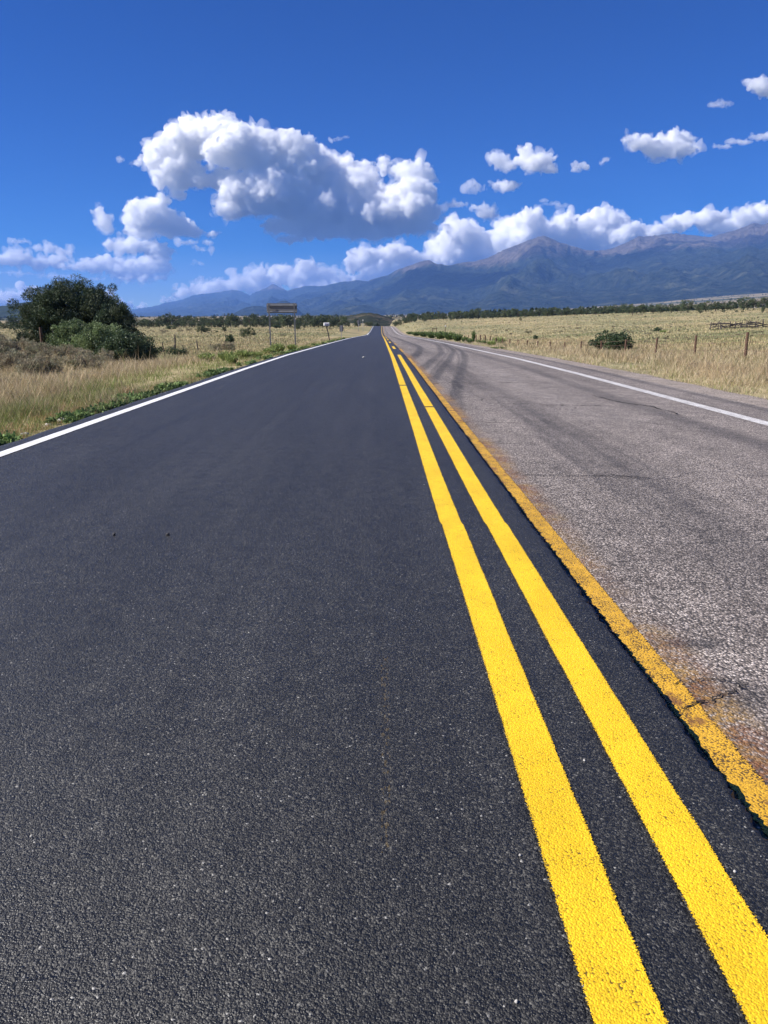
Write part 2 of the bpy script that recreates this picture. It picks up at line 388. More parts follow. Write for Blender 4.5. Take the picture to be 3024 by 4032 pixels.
def H(X, Y):
    X = np.asarray(X, float); Y = np.asarray(Y, float); X, Y = np.broadcast_arrays(X, Y)
    r = prof(Y)
    tl = ss(3.5, 10.5, -X); zl = (r - .10) * (1 - tl) + lfield(Y) * tl
    mx = np.where(X > -15, (X + 15) / 4.6, (X + 15) / 14.0)
    my = np.where(Y > 26, (Y - 26) / 8.5, (Y - 26) / 11.0)
    zl = zl + 0.98 * np.exp(-mx**2 - my**2)
    tr = ss(6.4, 14.5, X); zr = (r - .20) * (1 - tr) + rfence(Y) * tr
    zr = zr + rslope(Y) * np.clip(X - 14.5, 0, None) * np.where(X > 200, 200 / np.maximum(X, 1), 1)
    z = np.where(X < 1, zl, zr)
    road = (X > -3.5) & (X < 6.3); z = np.where(road, r - .26, z)
    far = ss(480, 1300, Y)
    zf = Y * azs(X, Y) * np.interp(Y, [400, 700, 2000, 4600], [.25, .5, .72, 1.0])
    z = z * (1 - far) + zf * far
    off = ss(3.8, 9, -X) + ss(6.6, 12, X)
    nz = 0.05 * fbm2(X * .55, Y * .55, 3) + 0.16 * fbm2(X * .09, Y * .09, 3) * ss(8, 40, np.abs(X))
    nz = nz + ss(500, 1500, Y) * fbm2(X * .0035, Y * .0035, 4) * 5
    return z + nz * np.clip(off, 0, 1)

def nodes(spans):
    out = []
    for a, b, n in spans: out.append(np.linspace(a, b, n, endpoint=False))
    return np.concatenate(out)
gx = np.concatenate([-np.geomspace(9000, 60, 60), nodes([(-60, -20, 50), (-20, -3.5, 60)]), [-3.5, -3.2, 6.0, 6.3], nodes([(6.4, 20, 50), (20, 60, 50)]), np.geomspace(60, 9000, 70)])
gx = np.unique(np.round(gx, 3))
gy = np.concatenate([nodes([(-60, 0, 20), (0, 45, 110), (45, 120, 110)]), np.geomspace(120, 7000, 190)])
GX, GY = np.meshgrid(gx, gy)
V = np.stack([GX.ravel(), GY.ravel(), H(GX, GY).ravel()], 1)
ground = link('ground', mesh('ground', V, grid_faces(len(gx), len(gy)), smooth=True), M_GROUND)
tag(ground, 'dry straw coloured grassland on both sides of the road', 'ground', kind='structure')

# ------------------------------------------------------------------ roads
THICK = 0.052
def old_z(X, Y): return prof(Y) - THICK - 0.017 * np.clip(X - .85, 0, None)
ry = np.concatenate([np.arange(-6, .8, .1), np.arange(.8, 7, .012), np.arange(7, 16, .035), np.arange(16, 40, .12), np.arange(40, 480, 1.0)])
def strip(name, cols, mt, attrs=None, parent=None):
    """cols: list of (x(Y), z(Y)) columns along the road"""
    n = len(cols); V = np.zeros((len(ry), n, 3))
    for k, (x, z) in enumerate(cols): V[:, k, 0] = x; V[:, k, 1] = ry; V[:, k, 2] = z
    return link(name, mesh(name, V.reshape(-1, 3), grid_faces(n, len(ry)), attrs=attrs, smooth=True), mt, parent)
rag = .008 * fbm2(ry * 2.1, ry * 0 + 1.7, 3) + .008 * pn2(ry * 17, ry * 0 + 4.2) + .010 * pn2(ry * 43, ry * 0 + 9) + rng.normal(0, .0030, len(ry))
ragl = .03 * fbm2(ry * 1.1, ry * 0 + 7.7, 3) + .012 * pn2(ry * 13, ry * 0 + 2.2)
rp = prof(ry)
z0 = ry * 0
fresh = strip('road', [(-3.52 + ragl, rp - .16), (-3.43 + ragl, rp - .045), (-3.36 + ragl * .6, rp - .006)] +
              [(z0 + x, rp) for x in np.linspace(-3.3, .74, 14)] +
              [(.80 + rag * .6, rp - .001), (.815 + rag, rp - .006), (.822 + rag * 1.4, rp - THICK - .012)], M_FRESH)
tag(fresh, 'freshly laid dark asphalt lane with bright yellow and white lines', 'road', kind='structure')
# the old lane, with rubber marks worked into its surface
ox = np.concatenate([np.arange(.6, 5.4, .05), [5.42, 5.5]])
oy = np.concatenate([np.arange(-6, 1, .2), np.arange(1, 5, .035), np.arange(5, 10, .1), np.arange(10, 62, .16), np.arange(62, 480, 1.2)])
OX, OY = np.meshgrid(ox, oy); fx, fy = OX.ravel(), OY.ravel()
def road_hit(u, v): return hit(u, v, lambda X, Y: old_z(X, Y))
def along(pts, width, soft, strength=1.0):
    """closeness of each road vertex to a painted/rubbed track through pixel points"""
    P = np.array([road_hit(*q) for q in pts]); Q = [P[0]]
    for i in range(len(P) - 1):                                       # Catmull-Rom
        p0 = P[max(i - 1, 0)]; p1 = P[i]; p2 = P[i + 1]; p3 = P[min(i + 2, len(P) - 1)]
        for t in np.linspace(0, 1, 14)[1:]:
            Q.append(.5 * (2 * p1 + (p2 - p0) * t + (2 * p0 - 5 * p1 + 4 * p2 - p3) * t * t + (3 * p1 - p0 - 3 * p2 + p3) * t**3))
    Q = np.array(Q); best = np.full(len(fx), 1e9); par = np.zeros(len(fx))
    for i in range(len(Q) - 1):
        a, b = Q[i], Q[i + 1]; d = b - a; L = d @ d + 1e-9
        t = np.clip(((fx - a[0]) * d[0] + (fy - a[1]) * d[1]) / L, 0, 1)
        dd = np.hypot(fx - a[0] - t * d[0], fy - a[1] - t * d[1]); w = dd < best
        best = np.where(w, dd, best); par = np.where(w, (i + t) / (len(Q) - 1), par)
    fade = ss(0, .15, par) * (1 - ss(.85, 1, par))
    return (1 - ss(width * (1 - soft), width * (1 + soft), best)) * strength * (.35 + .65 * fade)
rub = np.zeros(len(fx))
for pts, w, s_, k in (
    ([(1785, 1600), (1801, 1507), (1826, 1404), (1790, 1368), (1700, 1338)], .09, .4, .85),
    ([(1768, 1600), (1786, 1507), (1806, 1404), (1776, 1366)], .035, .5, .7),
    ([(1820, 1640), (1818, 1520), (1838, 1400), (1800, 1366)], .035, .5, .6),
    ([(1690, 1520), (1740, 1450), (1776, 1400), (1768, 1366), (1690, 1333)], .11, .4, .85),
    ([(1660, 1520), (1712, 1450), (1752, 1400), (1750, 1366), (1670, 1333)], .04, .5, .6),
    ([(1640, 1470), (1700, 1420), (1735, 1380), (1690, 1345), (1590, 1325)], .13, .5, .75),
    ([(1605, 1425), (1650, 1385), (1645, 1362), (1590, 1342), (1540, 1325)], .17, .5, .85),
    ([(1900, 1385), (1790, 1356), (1690, 1338), (1600, 1322), (1540, 1313)], .22, .6, .8),
    ([(1760, 1700), (1730, 1600), (1700, 1520), (1690, 1470)], .06, .9, .5),
    ([(1850, 1760), (1800, 1660), (1790, 1600)], .05, .9, .45)):
    rub = np.maximum(rub, along(pts, w, s_, k))
def lane(xc, w, k): return k * (1 - ss(w * .2, w, np.abs(fx - xc - .10 * pn2(fy * .11, fy * 0 + xc))))
nv = .5 + .5 * fbm2(fx * 1.3, fy * .12, 3)
rub = np.maximum(rub, lane(3.72, .26, .55)); rub = np.maximum(rub, lane(1.85, .42, .42) * np.clip(nv + .3, 0, 1))
rub = np.maximum(rub, lane(4.72, .06, .4)); rub = np.maximum(rub, lane(5.30, .16, .6))
stre = np.clip(fbm2(fx * 9, fy * .18, 3), 0, 1) * .55 * np.exp(-((fx - 1.7) / .7)**2)
tx, ty = road_hit(2690, 2552); rub = np.maximum(rub, .8 * (np.hypot((fx - tx) / .13, (fy - ty) / .05) < 1))
tx, ty = road_hit(2900, 2745); rub = np.maximum(rub, .7 * np.exp(-((fx - tx) / .2)**2 - ((fy - ty) / .10)**2))
rub = np.clip(rub + stre, 0, 1)
ghost = (1 - ss(.98, 1.13, fx + .03 * pn2(fy * 1.3, fy * 0 + 8))) * (.35 + .65 * (pn2(fy * .42, fy * 0 + 3) > -.15)) * np.where(fy < 30, 1, .4)
pale = np.maximum(along([(1775, 1357), (1800, 1366), (1826, 1372)], .25, .9, .9), np.exp(-((fx - 2.6) / .55)**2) * .30 * (fy > 9))
Vo = np.stack([fx, fy, old_z(fx, fy)], 1)
worn = link('worn_road', mesh('worn_road', Vo, grid_faces(len(ox), len(oy)), attrs={'rubber': rub, 'ghost': ghost, 'pale': pale}, smooth=True), M_WORN)
tag(worn, 'worn pinkish grey asphalt lane with curved black tyre marks', 'road', kind='structure')
sx_ = np.linspace(5.3, 6.7, 8)
strip_cols = [(x + (.12 * fbm2(ry * .5, z0 + 3.3, 3) if i > 5 else 0), rp - THICK - .017 * (x - .85) - .012 - (.10 if i == 7 else .05 * (i / 7)**2)) for i, x in enumerate(sx_)]
sh = strip('road_shoulder', strip_cols, M_GRAVEL)
tag(sh, 'strip of pinkish gravel along the far edge of the worn lane', 'shoulder', kind='structure')
# ---- lines
def road_Y(v): return hit(VPX + 5, v, lambda X, Y: prof(Y))[1]
def paint(name, xc, w, y0, y1, zf, mt, parent, lift=.004, kink=False, ragged=0.0, label=None, rightrag=0.0):
    st = .06 if y0 < 16 else .4
    Y = np.concatenate([np.arange(y0, min(y1, 20), .06), np.arange(max(y0, 20), y1, .5), [y1]]) if y0 < 20 else np.append(np.arange(y0, y1, .5 if y1 - y0 > 2 else .2), y1)
    Y = np.unique(Y); Vv = []; e = []
    sh_ = (-.007 * ss(3.93, 4.0, Y) + .004 * pn2(Y * .25, Y * 0 + xc)) if kink else 0 * Y
    for s in (-1, -.5, 0, .5, 1):
        x = xc + sh_ + s * w / 2 * 1.12
        Vv.append(np.stack([x, Y, zf(x, Y) + lift], 1)); e.append(np.full(len(Y), abs(s)))
    Vv = np.stack(Vv, 1).reshape(-1, 3); e = np.stack(e, 1).ravel()
    o = link(name, mesh(name, Vv, grid_faces(5, len(Y)), attrs={'e': e}), mt, parent)
    if label: o['label'] = label
    return o
fz = lambda X, Y: prof(Y)
y_gap1, y_gap2, y_end = road_Y(1518), road_Y(1604), road_Y(1397.5)
paint('edge_line', -3.12, .118, -5, 470, fz, M_WHITE, fresh, label='bright new white line along the grass edge')
paint('center_line', .386, .112, -5, y_gap1 - .10, fz, M_YEL, fresh, kink=True)
paint('center_line', .386, .112, y_gap1 + .08, 470, fz, M_YEL, fresh, kink=True)
paint('center_line', .625, .110, -5, y_gap2 - .06, fz, M_YEL, fresh, kink=True)
paint('center_line', .625, .110, y_gap2 + .05, y_end, fz, M_YEL, fresh, kink=True)
for a, b in ((1374, 1364), (1350.5, 1345.5), (1339, 1335), (1332, 1329), (1327, 1325.2)):
    paint('center_dash', .625, .120, road_Y(a), road_Y(b), fz, M_YEL, fresh)
paint('old_center_line', .905, .092, -5, road_Y(1403), old_z, M_OLDYEL, worn, label='older golden yellow line cut ragged by the new asphalt')
paint('old_center_dash', .90, .13, road_Y(1381), road_Y(1369), old_z, M_OLDYEL, worn)
paint('old_center_dash', .90, .13, road_Y(1354), road_Y(1349), old_z, M_OLDYEL, worn)
paint('old_center_line', .88, .15, 150, 470, old_z, M_OLDYEL, worn)
paint('worn_edge_line', 4.58, .21, -5, 470, old_z, M_OLDWHITE, worn, label='worn greyish white line beside the gravel')
vs, fs, o_ = [], [], 0; g = np.random.default_rng(21)
for k in range(900):
    Y = 1.1 + 8 * g.uniform()**1.6; X = .825 + abs(g.normal(0, .012)); r = g.uniform(.002, .0065)
    vs.append(ICV * (1 + .3 * g.normal(size=(len(ICV), 1))) * r + np.array([X, Y, float(old_z(X, Y)) + r * .6])); fs.append(ICF + o_); o_ += len(ICV)
cr_ = link('asphalt_crumbs', mesh('asphalt_crumbs', np.concatenate(vs), np.concatenate(fs)), M_DARKSTONE); tag(cr_, 'loose dark asphalt crumbs along the edge of the fresh lane', 'crumbs', kind='stuff')
# ---- cracks and a tar patch in the old lane
def crack(pts, w, mt=M_CRACK, name='crack', jag=.006):
    P = [np.array(road_hit(*q)) for q in pts]; Q = []
    for i in range(len(P) - 1):
        for t in np.linspace(0, 1, 9)[:-1]: Q.append(P[i] * (1 - t) + P[i + 1] * t + rng.normal(0, jag, 2))
    Q.append(P[-1]); Q = np.array(Q); vs = []
    for i, q in enumerate(Q):
        d = Q[min(i + 1, len(Q) - 1)] - Q[max(i - 1, 0)]; d /= np.linalg.norm(d) + 1e-9; nrm = np.array([-d[1], d[0]])
        ww = w * rng.uniform(.3, 1) * (.25 if i in (0, len(Q) - 1) else 1)
        for s in (-1, 1):
            x, y = q + s * nrm * ww / 2; vs.append((x, y, float(old_z(x, y)) + .0075))
    mb = MB(); mb.add(vs, [(2 * i, 2 * i + 1, 2 * i + 3, 2 * i + 2) for i in range(len(Q) - 1)])
    return mb.build(name, mt, worn)
def c2(pts): return [(2200 + x / 2.013, 2200 + y / 2.013) for x, y in pts]
crack(c2([(290, 205), (500, 190), (800, 215), (1100, 225), (1400, 240)]), .005)
crack(c2([(905, 1030), (1080, 1000), (1150, 1005), (1300, 1020), (1560, 1050)]), .006)
crack(c2([(980, 1225), (1080, 1180), (1180, 1150), (1300, 1110), (1430, 1070), (1465, 1045)]), .008)
crack([(2030, 1872), (2150, 1874), (2300, 1880), (2420, 1878), (2560, 1886)], .02)
crack([(1690, 1512), (1790, 1509), (1900, 1510), (2050, 1508)], .05, jag=.03)
crack([(2120, 1597), (2250, 1600), (2370, 1598)], .035, jag=.02)
crack([(2330, 1560), (2480, 1592), (2560, 1600), (2700, 1640)], .035, jag=.03)
crack([(1760, 1667), (1900, 1664), (2040, 1668)], .025, jag=.02)

# ------------------------------------------------------------------ mountains
SKY = np.array([(-700, 1200), (-300, 1190), (0, 1214), (36, 1211), (78, 1202), (150, 1190), (230, 1196), (330, 1222), (430, 1236), (494, 1232), (530, 1218), (603, 1208), (663, 1192), (723, 1181), (772, 1161), (844, 1154), (922, 1142), (958, 1148), (990, 1164), (1000, 1157),
    (1045, 1138), (1081, 1119), (1108, 1133), (1136, 1145), (1179, 1133), (1206, 1126), (1271, 1127), (1336, 1114), (1374, 1107), (1423, 1105), (1448, 1110), (1477, 1098), (1526, 1086), (1570, 1062), (1651, 1034), (1684, 1025), (1711, 1043),
    (1732, 1043), (1760, 1050), (1814, 1037), (1868, 1032), (1900, 1023), (1985, 985), (2060, 955), (2105, 939), (2134, 936), (2191, 962), (2252, 979), (2293, 990), (2354, 989), (2401, 982), (2489, 940), (2550, 935), (2632, 926), (2713, 935), (2740, 940),
    (2781, 938), (2862, 914), (2930, 889), (2964, 896), (3011, 880), (3060, 886), (3200, 850), (3500, 900), (3900, 960)], float)
mu = np.arange(380, 3900, 5.0); md = np.concatenate([np.linspace(4700, 9000, 90, endpoint=False), np.linspace(9000, 24500, 190)])
MU, MD = np.meshgrid(mu, md); Xm = (MU - VPX) / 3092 * MD
skyv = np.interp(MU, SKY[:, 0], SKY[:, 1]) + 2.0 * pn2(MU * .06, MU * 0 + .5) + 1.2 * pn2(MU * .16, MU * 0 + 2.5)
crest_d = np.interp(MU, [380, 950, 1010, 1160, 1450, 1600, 2134, 2400, 2600, 3024, 3900], [19500, 19500, 18500, 17000, 14000, 11500, 9800, 10800, 11200, 10000, 10000]) + 260 * fbm2(MU * .012, MU * 0, 3)
toe_d = np.interp(MU, [380, 900, 1300, 1700, 2400, 3024, 3900], [11500, 10500, 6800, 5600, 5000, 4900, 4900])
crest_h = CAMH + (VPY - skyv) / 3187 * crest_d
base = MD * azs(Xm, MD) * np.interp(MD, [400, 700, 2000, 4600, 9000], [.25, .5, .72, 1.0, .75])
t = (MD - toe_d) / (crest_d - toe_d); tc = np.clip(t, 0, 1)
shape = .22 * tc + .78 * tc**3.0
back = np.clip(t - 1, 0, None)
warp = 420 * fbm2(Xm / 2300, MD / 2600, 3)
sp = ridged((Xm + warp) / 1050, (MD + .5 * warp) / 3600 + 3.1, 4)            # spurs that run down from the crest
sp2 = ridged((Xm - warp) / 420 + 7, MD / 1100 + .1, 3)
env = (tc * (1 - tc) * 4)**.8
hm = base + (crest_h - base) * shape + (crest_h - base) * (.15 * sp * env + .05 * sp2 * ss(.05, .3, tc) * (1 - ss(.93, 1.0, tc))) - back * 2600
hm = np.where(t < 0, base + t * 260 - 12, hm - 12 * (1 - ss(0, .05, tc)))
F1 = np.interp(MU, [380, 1000, 1174, 1380, 1530, 1700, 1900, 2100, 2300, 2460, 2700, 2916, 3024, 3300, 3900], [1262, 1225, 1196, 1168, 1150, 1112, 1128, 1108, 1085, 1056, 1036, 1003, 990, 965, 960])
F2 = np.interp(MU, [380, 1300, 1500, 1690, 1800, 2000, 2140, 2300, 2400, 2500, 2600, 2740, 2800, 2880, 3024, 3900], [1262, 1160, 1118, 1066, 1086, 1062, 1030, 1052, 1030, 1003, 976, 944, 950, 975, 960, 960])
for Fv, fr_, wd_f, wd_b, sd_ in ((F2, .86, .16, .05, 3.7), (F1, .72, .22, .06, 9.1)):
    dF = toe_d + (crest_d - toe_d) * (fr_ + .035 * pn2(MU * .011, MU * 0 + sd_))
    hF = CAMH + (VPY - Fv - 3 * fbm2(MU * .03, MU * 0 + sd_, 3)) / 3187 * dF
    q_ = (MD - dF) / (crest_d - toe_d); pr_ = np.where(q_ < 0, np.clip(1 + q_ / fr_, 0, 1)**1.25, np.clip(1 - (q_ / (2.2 * wd_b))**2, 0, 1))
    lay = base + (hF - base) * pr_ + (hF - base) * np.where(q_ < 0, np.clip(-q_ / wd_f, 0, 1), 0) * (.13 * ridged((Xm + warp) / 800 + sd_, MD / 2600, 4) * np.clip(pr_, 0, 1))
    hm = np.where((t > 0) & (t < .97), np.maximum(hm, lay), hm)
lim = CAMH + (VPY - (skyv + 3 + 26 * np.clip(1 - tc, 0, 1))) / 3187 * MD                     # nothing in front tops the skyline
hm = np.where((t < .985) & (t > 0), np.minimum(hm, lim), hm)
for (uc, du, dc, dd, vp) in ((1120, 75, 6900, 520, 1187), (1010, 110, 7000, 500, 1207), (1420, 130, 6600, 600, 1203)):
    hm = np.maximum(hm, base * 0 + (CAMH + (VPY - vp) / 3187 * dc) * np.exp(-np.abs((MU - uc) / du)**2.2 - ((MD - dc) / dd)**2) - 1e3 * (np.abs(MU - uc) > 3 * du) + 4 * sp2)
alt = np.clip((hm - base) / 850.0, 0, 1.3)
Vm = np.stack([Xm.ravel(), MD.ravel(), hm.ravel()], 1)
mtn = link('mountains', mesh('mountains', Vm, grid_faces(len(mu), len(md)), attrs={'alt': alt.ravel()}, smooth=True), m_mountain())
tag(mtn, 'long blue hazy mountain range with bare rocky peaks above dark forest', 'mountains', kind='structure')
# dark forested hill behind the big tree, at the far left
hx = np.linspace(-2600, -700, 110); hy = np.linspace(2600, 4200, 60); HX, HY = np.meshgrid(hx, hy)
hu = VPX + 3092 * HX / HY
hv = np.interp(hu, [-900, -400, 0, 40, 80, 150, 250, 330, 420], [1190, 1196, 1214, 1210, 1202, 1196, 1212, 1236, 1262])
hz = (VPY - hv) / 3187 * 3300 * np.exp(-np.abs((HY - 3300) / 480)**2.0) + 4 * fbm2(HX / 140, HY / 140, 4) + 8
hz = np.where(np.abs(HY - 3300) > 1000, H(HX, HY) - 8, hz)
hill = link('hill', mesh('hill', np.stack([HX.ravel(), HY.ravel(), hz.ravel()], 1), grid_faces(110, 60), smooth=True), m_hill('wooded_hill', (0.02, 0.03, 0.018), (0.05, 0.06, 0.035)))
tag(hill, 'low dark wooded hill behind the big pine tree', 'hill', kind='structure')
# rocky brushy bluff where the road drops out of sight
bx = np.linspace(-150, 110, 90); by = np.linspace(640, 1050, 70); BX, BY = np.meshgrid(bx, by)
bu = VPX + 3092 * BX / BY
bv = np.interp(bu, [1180, 1290, 1340, 1380, 1420, 1445, 1480, 1510, 1540, 1570, 1610, 1680], [1300, 1266, 1250, 1243, 1236, 1231, 1236, 1244, 1253, 1264, 1285, 1300])
bz = (CAMH + (VPY - bv) / 3187 * 830 + 8) * np.exp(-((BY - 830) / 110)**2) - 8 + 1.3 * fbm2(BX / 16, BY / 16, 4)
bluff = link('bluff_hill', mesh('bluff_hill', np.stack([BX.ravel(), BY.ravel(), bz.ravel()], 1), grid_faces(90, 70), smooth=True), m_hill('brushy_bluff', (0.028, 0.034, 0.022), (0.12, 0.1, 0.07)))
tag(bluff, 'low rocky bluff dotted with brush behind the road crest', 'hill', kind='structure')

# ------------------------------------------------------------------ clouds
K = 3024 / 1659
CLOUDS = []
def cloud(label, D, puffs, dens=1.0, vox=2.6, kids=13, amp=1.0, seed=0):
    D = D + 8000; rg = np.random.default_rng(100 + seed); s = D / 3092 * K; vs = []; fs = []
    def ball(c, r):
        fs.append(ICF + sum(len(q) for q in vs)); vs.append(ICV * r + c)
    for (x, y, rx, ry_) in puffs:
        c = at(x * K, y * K, D); c[1] += rg.uniform(-1.3, .6) * ry_ * s
        r = np.array([rx, min(rx, ry_) * 1.3, ry_]) * s * .86
        ball(c, r)
        for k in range(kids):
            d = rg.normal(size=3); d[2] = abs(d[2]) * 1.2 - .4; d[1] -= .35; d /= np.linalg.norm(d)
            rr = rg.uniform(.2, .52) * min(rx, ry_) * s
            ball(c + d * r * .92, np.array([rr * 1.1, rr, rr * .92]))
    CLOUDS.append((label, D, np.concatenate(vs), np.concatenate(fs), dens, vox * s, amp * s, seed))
BIG = [(340, 338, 42, 34), (385, 365, 48, 36), (425, 310, 55, 42), (470, 300, 48, 36), (520, 335, 70, 46), (575, 340, 60, 46), (630, 360, 80, 55), (690, 375, 75, 55), (750, 405, 62, 52), (590, 420, 85, 55),
       (680, 445, 100, 58), (770, 455, 85, 52), (535, 430, 58, 42), (505, 455, 38, 26), (835, 455, 60, 46), (890, 450, 52, 46), (905, 420, 36, 24), (880, 374, 48, 20), (912, 380, 30, 16), (828, 364, 14, 18), (620, 488, 66, 20), (700, 500, 95, 20), (800, 500, 95, 20), (890, 490, 52, 22), (350, 385, 26, 22), (385, 394, 34, 20), (425, 391, 34, 18), (462, 392, 30, 18), (492, 385, 30, 20), (470, 318, 40, 20), (352, 430, 14, 10), (380, 420, 20, 10), (800, 385, 24, 22), (640, 518, 40, 8)]
cloud('huge white cumulus cloud with a grey underside filling the middle sky', 23000, BIG, vox=1.8, seed=1)
cloud('white cumulus lump to the lower left of the huge grey bottomed cloud', 24000, [(330, 475, 52, 34), (300, 490, 32, 26), (370, 490, 46, 28), (400, 500, 50, 14), (440, 505, 50, 6), (300, 535, 62, 16), (260, 530, 40, 12), (345, 545, 40, 12)], vox=1.8, seed=2)
cloud('thin torn white puff standing left of the cumulus lumps', 24500, [(220, 462, 14, 16), (232, 482, 18, 20), (240, 496, 10, 8)], dens=.8, vox=1.3, kids=6, seed=3)
cloud('long flat white cloud above the big pine tree', 26000, [(230, 570, 60, 18), (280, 580, 70, 24), (330, 575, 48, 20), (345, 555, 34, 16), (200, 575, 50, 16), (300, 600, 80, 8), (160, 575, 40, 10)], vox=1.7, seed=4)
cloud('flat white cloud reaching in from the left edge of the sky', 26500, [(30, 560, 55, 18), (90, 568, 60, 14), (-30, 560, 50, 18), (130, 560, 30, 8)], vox=1.7, seed=5)
cloud('thin pale streak of cloud over the flat cloud at the left edge', 27000, [(40, 522, 26, 7), (100, 536, 44, 9), (140, 545, 34, 7)], dens=.6, vox=1.3, kids=6, seed=6)
cloud('long thin bright streak of cloud low above the wooded hill', 28000, [(60, 592, 60, 4), (130, 597, 60, 5), (190, 603, 50, 4), (20, 588, 40, 4)], dens=.5, vox=1.2, kids=7, amp=.6, seed=32)
cloud('faint wisp of thin cloud high over the huge cloud', 23500, [(728, 300, 20, 4), (745, 297, 14, 4)], dens=.3, vox=1.2, kids=5, amp=.6, seed=33)
cloud('faint torn wisp above the broad cumulus bank', 25500, [(1195, 440, 22, 4), (1215, 446, 18, 4), (1175, 434, 12, 3)], dens=.35, vox=1.2, kids=6, amp=.6, seed=34)
cloud('white cloud bank low at the left edge behind the wooded hill', 29000, [(20, 645, 50, 18), (60, 630, 28, 14), (-30, 650, 40, 20), (100, 650, 40, 14)], vox=1.7, seed=7)
cloud('low white puff peeking out right of the big pine tree', 29500, [(225, 640, 22, 14), (245, 655, 26, 14), (210, 655, 30, 14)], vox=1.5, seed=8)
cloud('tiny white puffs low on the horizon right of the big pine tree', 30000, [(283, 660, 9, 9), (305, 664, 14, 5), (270, 668, 14, 6)], vox=1.1, kids=5, seed=9)
cloud('row of small bright cumulus heads rising behind the distant left peaks', 30000, [(400, 632, 24, 14), (440, 625, 26, 18), (480, 618, 30, 16), (520, 615, 28, 20), (560, 602, 26, 20), (600, 595, 30, 26), (655, 588, 26, 22), (645, 605, 36, 20), (690, 595, 36, 20), (740, 605, 40, 16), (365, 648, 20, 8), (570, 625, 60, 16), (690, 620, 60, 16), (480, 636, 60, 12)], vox=1.8, seed=10)
cloud('bright cumulus mound just left of the nearest dark shoulder peak', 29000, [(790, 560, 38, 24), (850, 550, 40, 24), (880, 558, 30, 22), (765, 575, 24, 18), (830, 585, 60, 24), (895, 570, 26, 20), (800, 605, 50, 14)], vox=1.8, seed=11)
cloud('tall bright cumulus tower rising left of the highest middle peak', 29000, [(985, 505, 42, 30), (1010, 520, 36, 30), (955, 530, 38, 26), (985, 550, 65, 34), (1055, 530, 44, 28), (1100, 500, 34, 30), (1130, 480, 36, 24), (1145, 500, 22, 40), (1110, 530, 50, 34), (1045, 560, 60, 26), (930, 555, 24, 18)], vox=2.0, seed=12)
cloud('broad bright cumulus bank rising right of the highest middle peak', 29500, [(1205, 500, 36, 30), (1245, 490, 40, 24), (1290, 480, 46, 26), (1335, 480, 40, 24), (1340, 510, 40, 26), (1260, 520, 70, 30), (1180, 520, 36, 28), (1390, 505, 36, 18), (1420, 500, 34, 14), (1330, 535, 60, 18), (1200, 545, 50, 18)], vox=2.0, seed=13)
cloud('long cumulus bank above the rocky peaks at the right edge', 28500, [(1470, 480, 36, 20), (1520, 475, 45, 20), (1570, 488, 60, 18), (1620, 470, 45, 20), (1660, 462, 46, 22), (1710, 470, 46, 24), (1550, 500, 50, 10)], vox=1.9, seed=14)
cloud('compact white cumulus alone in the upper right sky', 23000, [(1420, 318, 44, 22), (1460, 305, 36, 24), (1385, 312, 36, 18), (1485, 322, 30, 16), (1355, 305, 16, 10), (1440, 332, 44, 10)], dens=.85, vox=1.6, seed=15)
cloud('ragged white puff leaving the frame at the top right', 22000, [(1632, 185, 26, 14), (1650, 200, 26, 16), (1615, 180, 12, 7), (1668, 210, 18, 8)], dens=.7, vox=1.4, seed=16)
cloud('faint small wisp left of the ragged puff at the top right', 22000, [(1562, 224, 24, 8), (1548, 226, 12, 5)], dens=.4, vox=1.2, kids=6, seed=17)
cloud('slanting streak of thin cloud at the right edge of the sky', 24000, [(1560, 316, 28, 3.5), (1600, 306, 34, 5.5), (1645, 296, 34, 7), (1680, 292, 30, 7)], dens=.45, vox=1.3, kids=8, amp=.6, seed=18)
cloud('upright white puff with a torn right flank above the middle peak', 24000, [(1140, 338, 20, 26), (1150, 355, 22, 18), (1175, 350, 20, 14), (1190, 365, 14, 14), (1160, 365, 24, 8)], dens=.75, vox=1.4, seed=19)
cloud('pale torn puff beside the upright white puff', 24500, [(1080, 345, 24, 14), (1095, 358, 26, 14), (1068, 340, 12, 7)], dens=.55, vox=1.4, seed=20)
cloud('small oval white cloud under the torn puffs', 25000, [(1075, 402, 22, 9), (1095, 405, 24, 12), (1112, 402, 14, 8)], dens=.75, vox=1.3, seed=21)
cloud('thin ragged wisp just left of the small oval cloud', 25000, [(1020, 405, 18, 4.5), (1038, 410, 14, 4), (1030, 400, 8, 3)], dens=.4, vox=1.2, kids=6, seed=22)
cloud('small white puff hanging over the tall cumulus tower', 25500, [(1050, 460, 24, 15), (1030, 450, 22, 6), (1065, 465, 12, 9)], dens=.7, vox=1.3, seed=23)
cloud('tiny white cloud right of the upright puff', 24500, [(1255, 360, 20, 8), (1242, 358, 10, 5)], dens=.6, vox=1.2, kids=6, seed=24)
cloud('tiny slanting puff next to the tiny white cloud', 24500, [(1308, 346, 11, 7), (1298, 354, 9, 5)], dens=.6, vox=1.1, kids=6, seed=25)
cloud('wispy streak of cloud trailing off the right end of the huge cloud', 23500, [(975, 445, 34, 7), (1000, 442, 22, 4), (950, 450, 20, 9)], dens=.5, vox=1.3, kids=8, seed=26)
cloud('small detached wisp off the left tip of the huge cloud', 23000, [(264, 347, 10, 7), (288, 354, 12, 6)], dens=.5, vox=1.2, kids=6, seed=27)
cloud('small faint wisp in the gap under the cumulus lump', 25500, [(405, 525, 22, 7), (440, 540, 24, 5), (450, 525, 14, 4)], dens=.45, vox=1.2, kids=6, seed=28)
cloud('thin flat wisp floating over the cumulus heads at the left', 28000, [(430, 570, 14, 3.5), (420, 572, 10, 3)], dens=.6, vox=1.1, kids=5, seed=29)
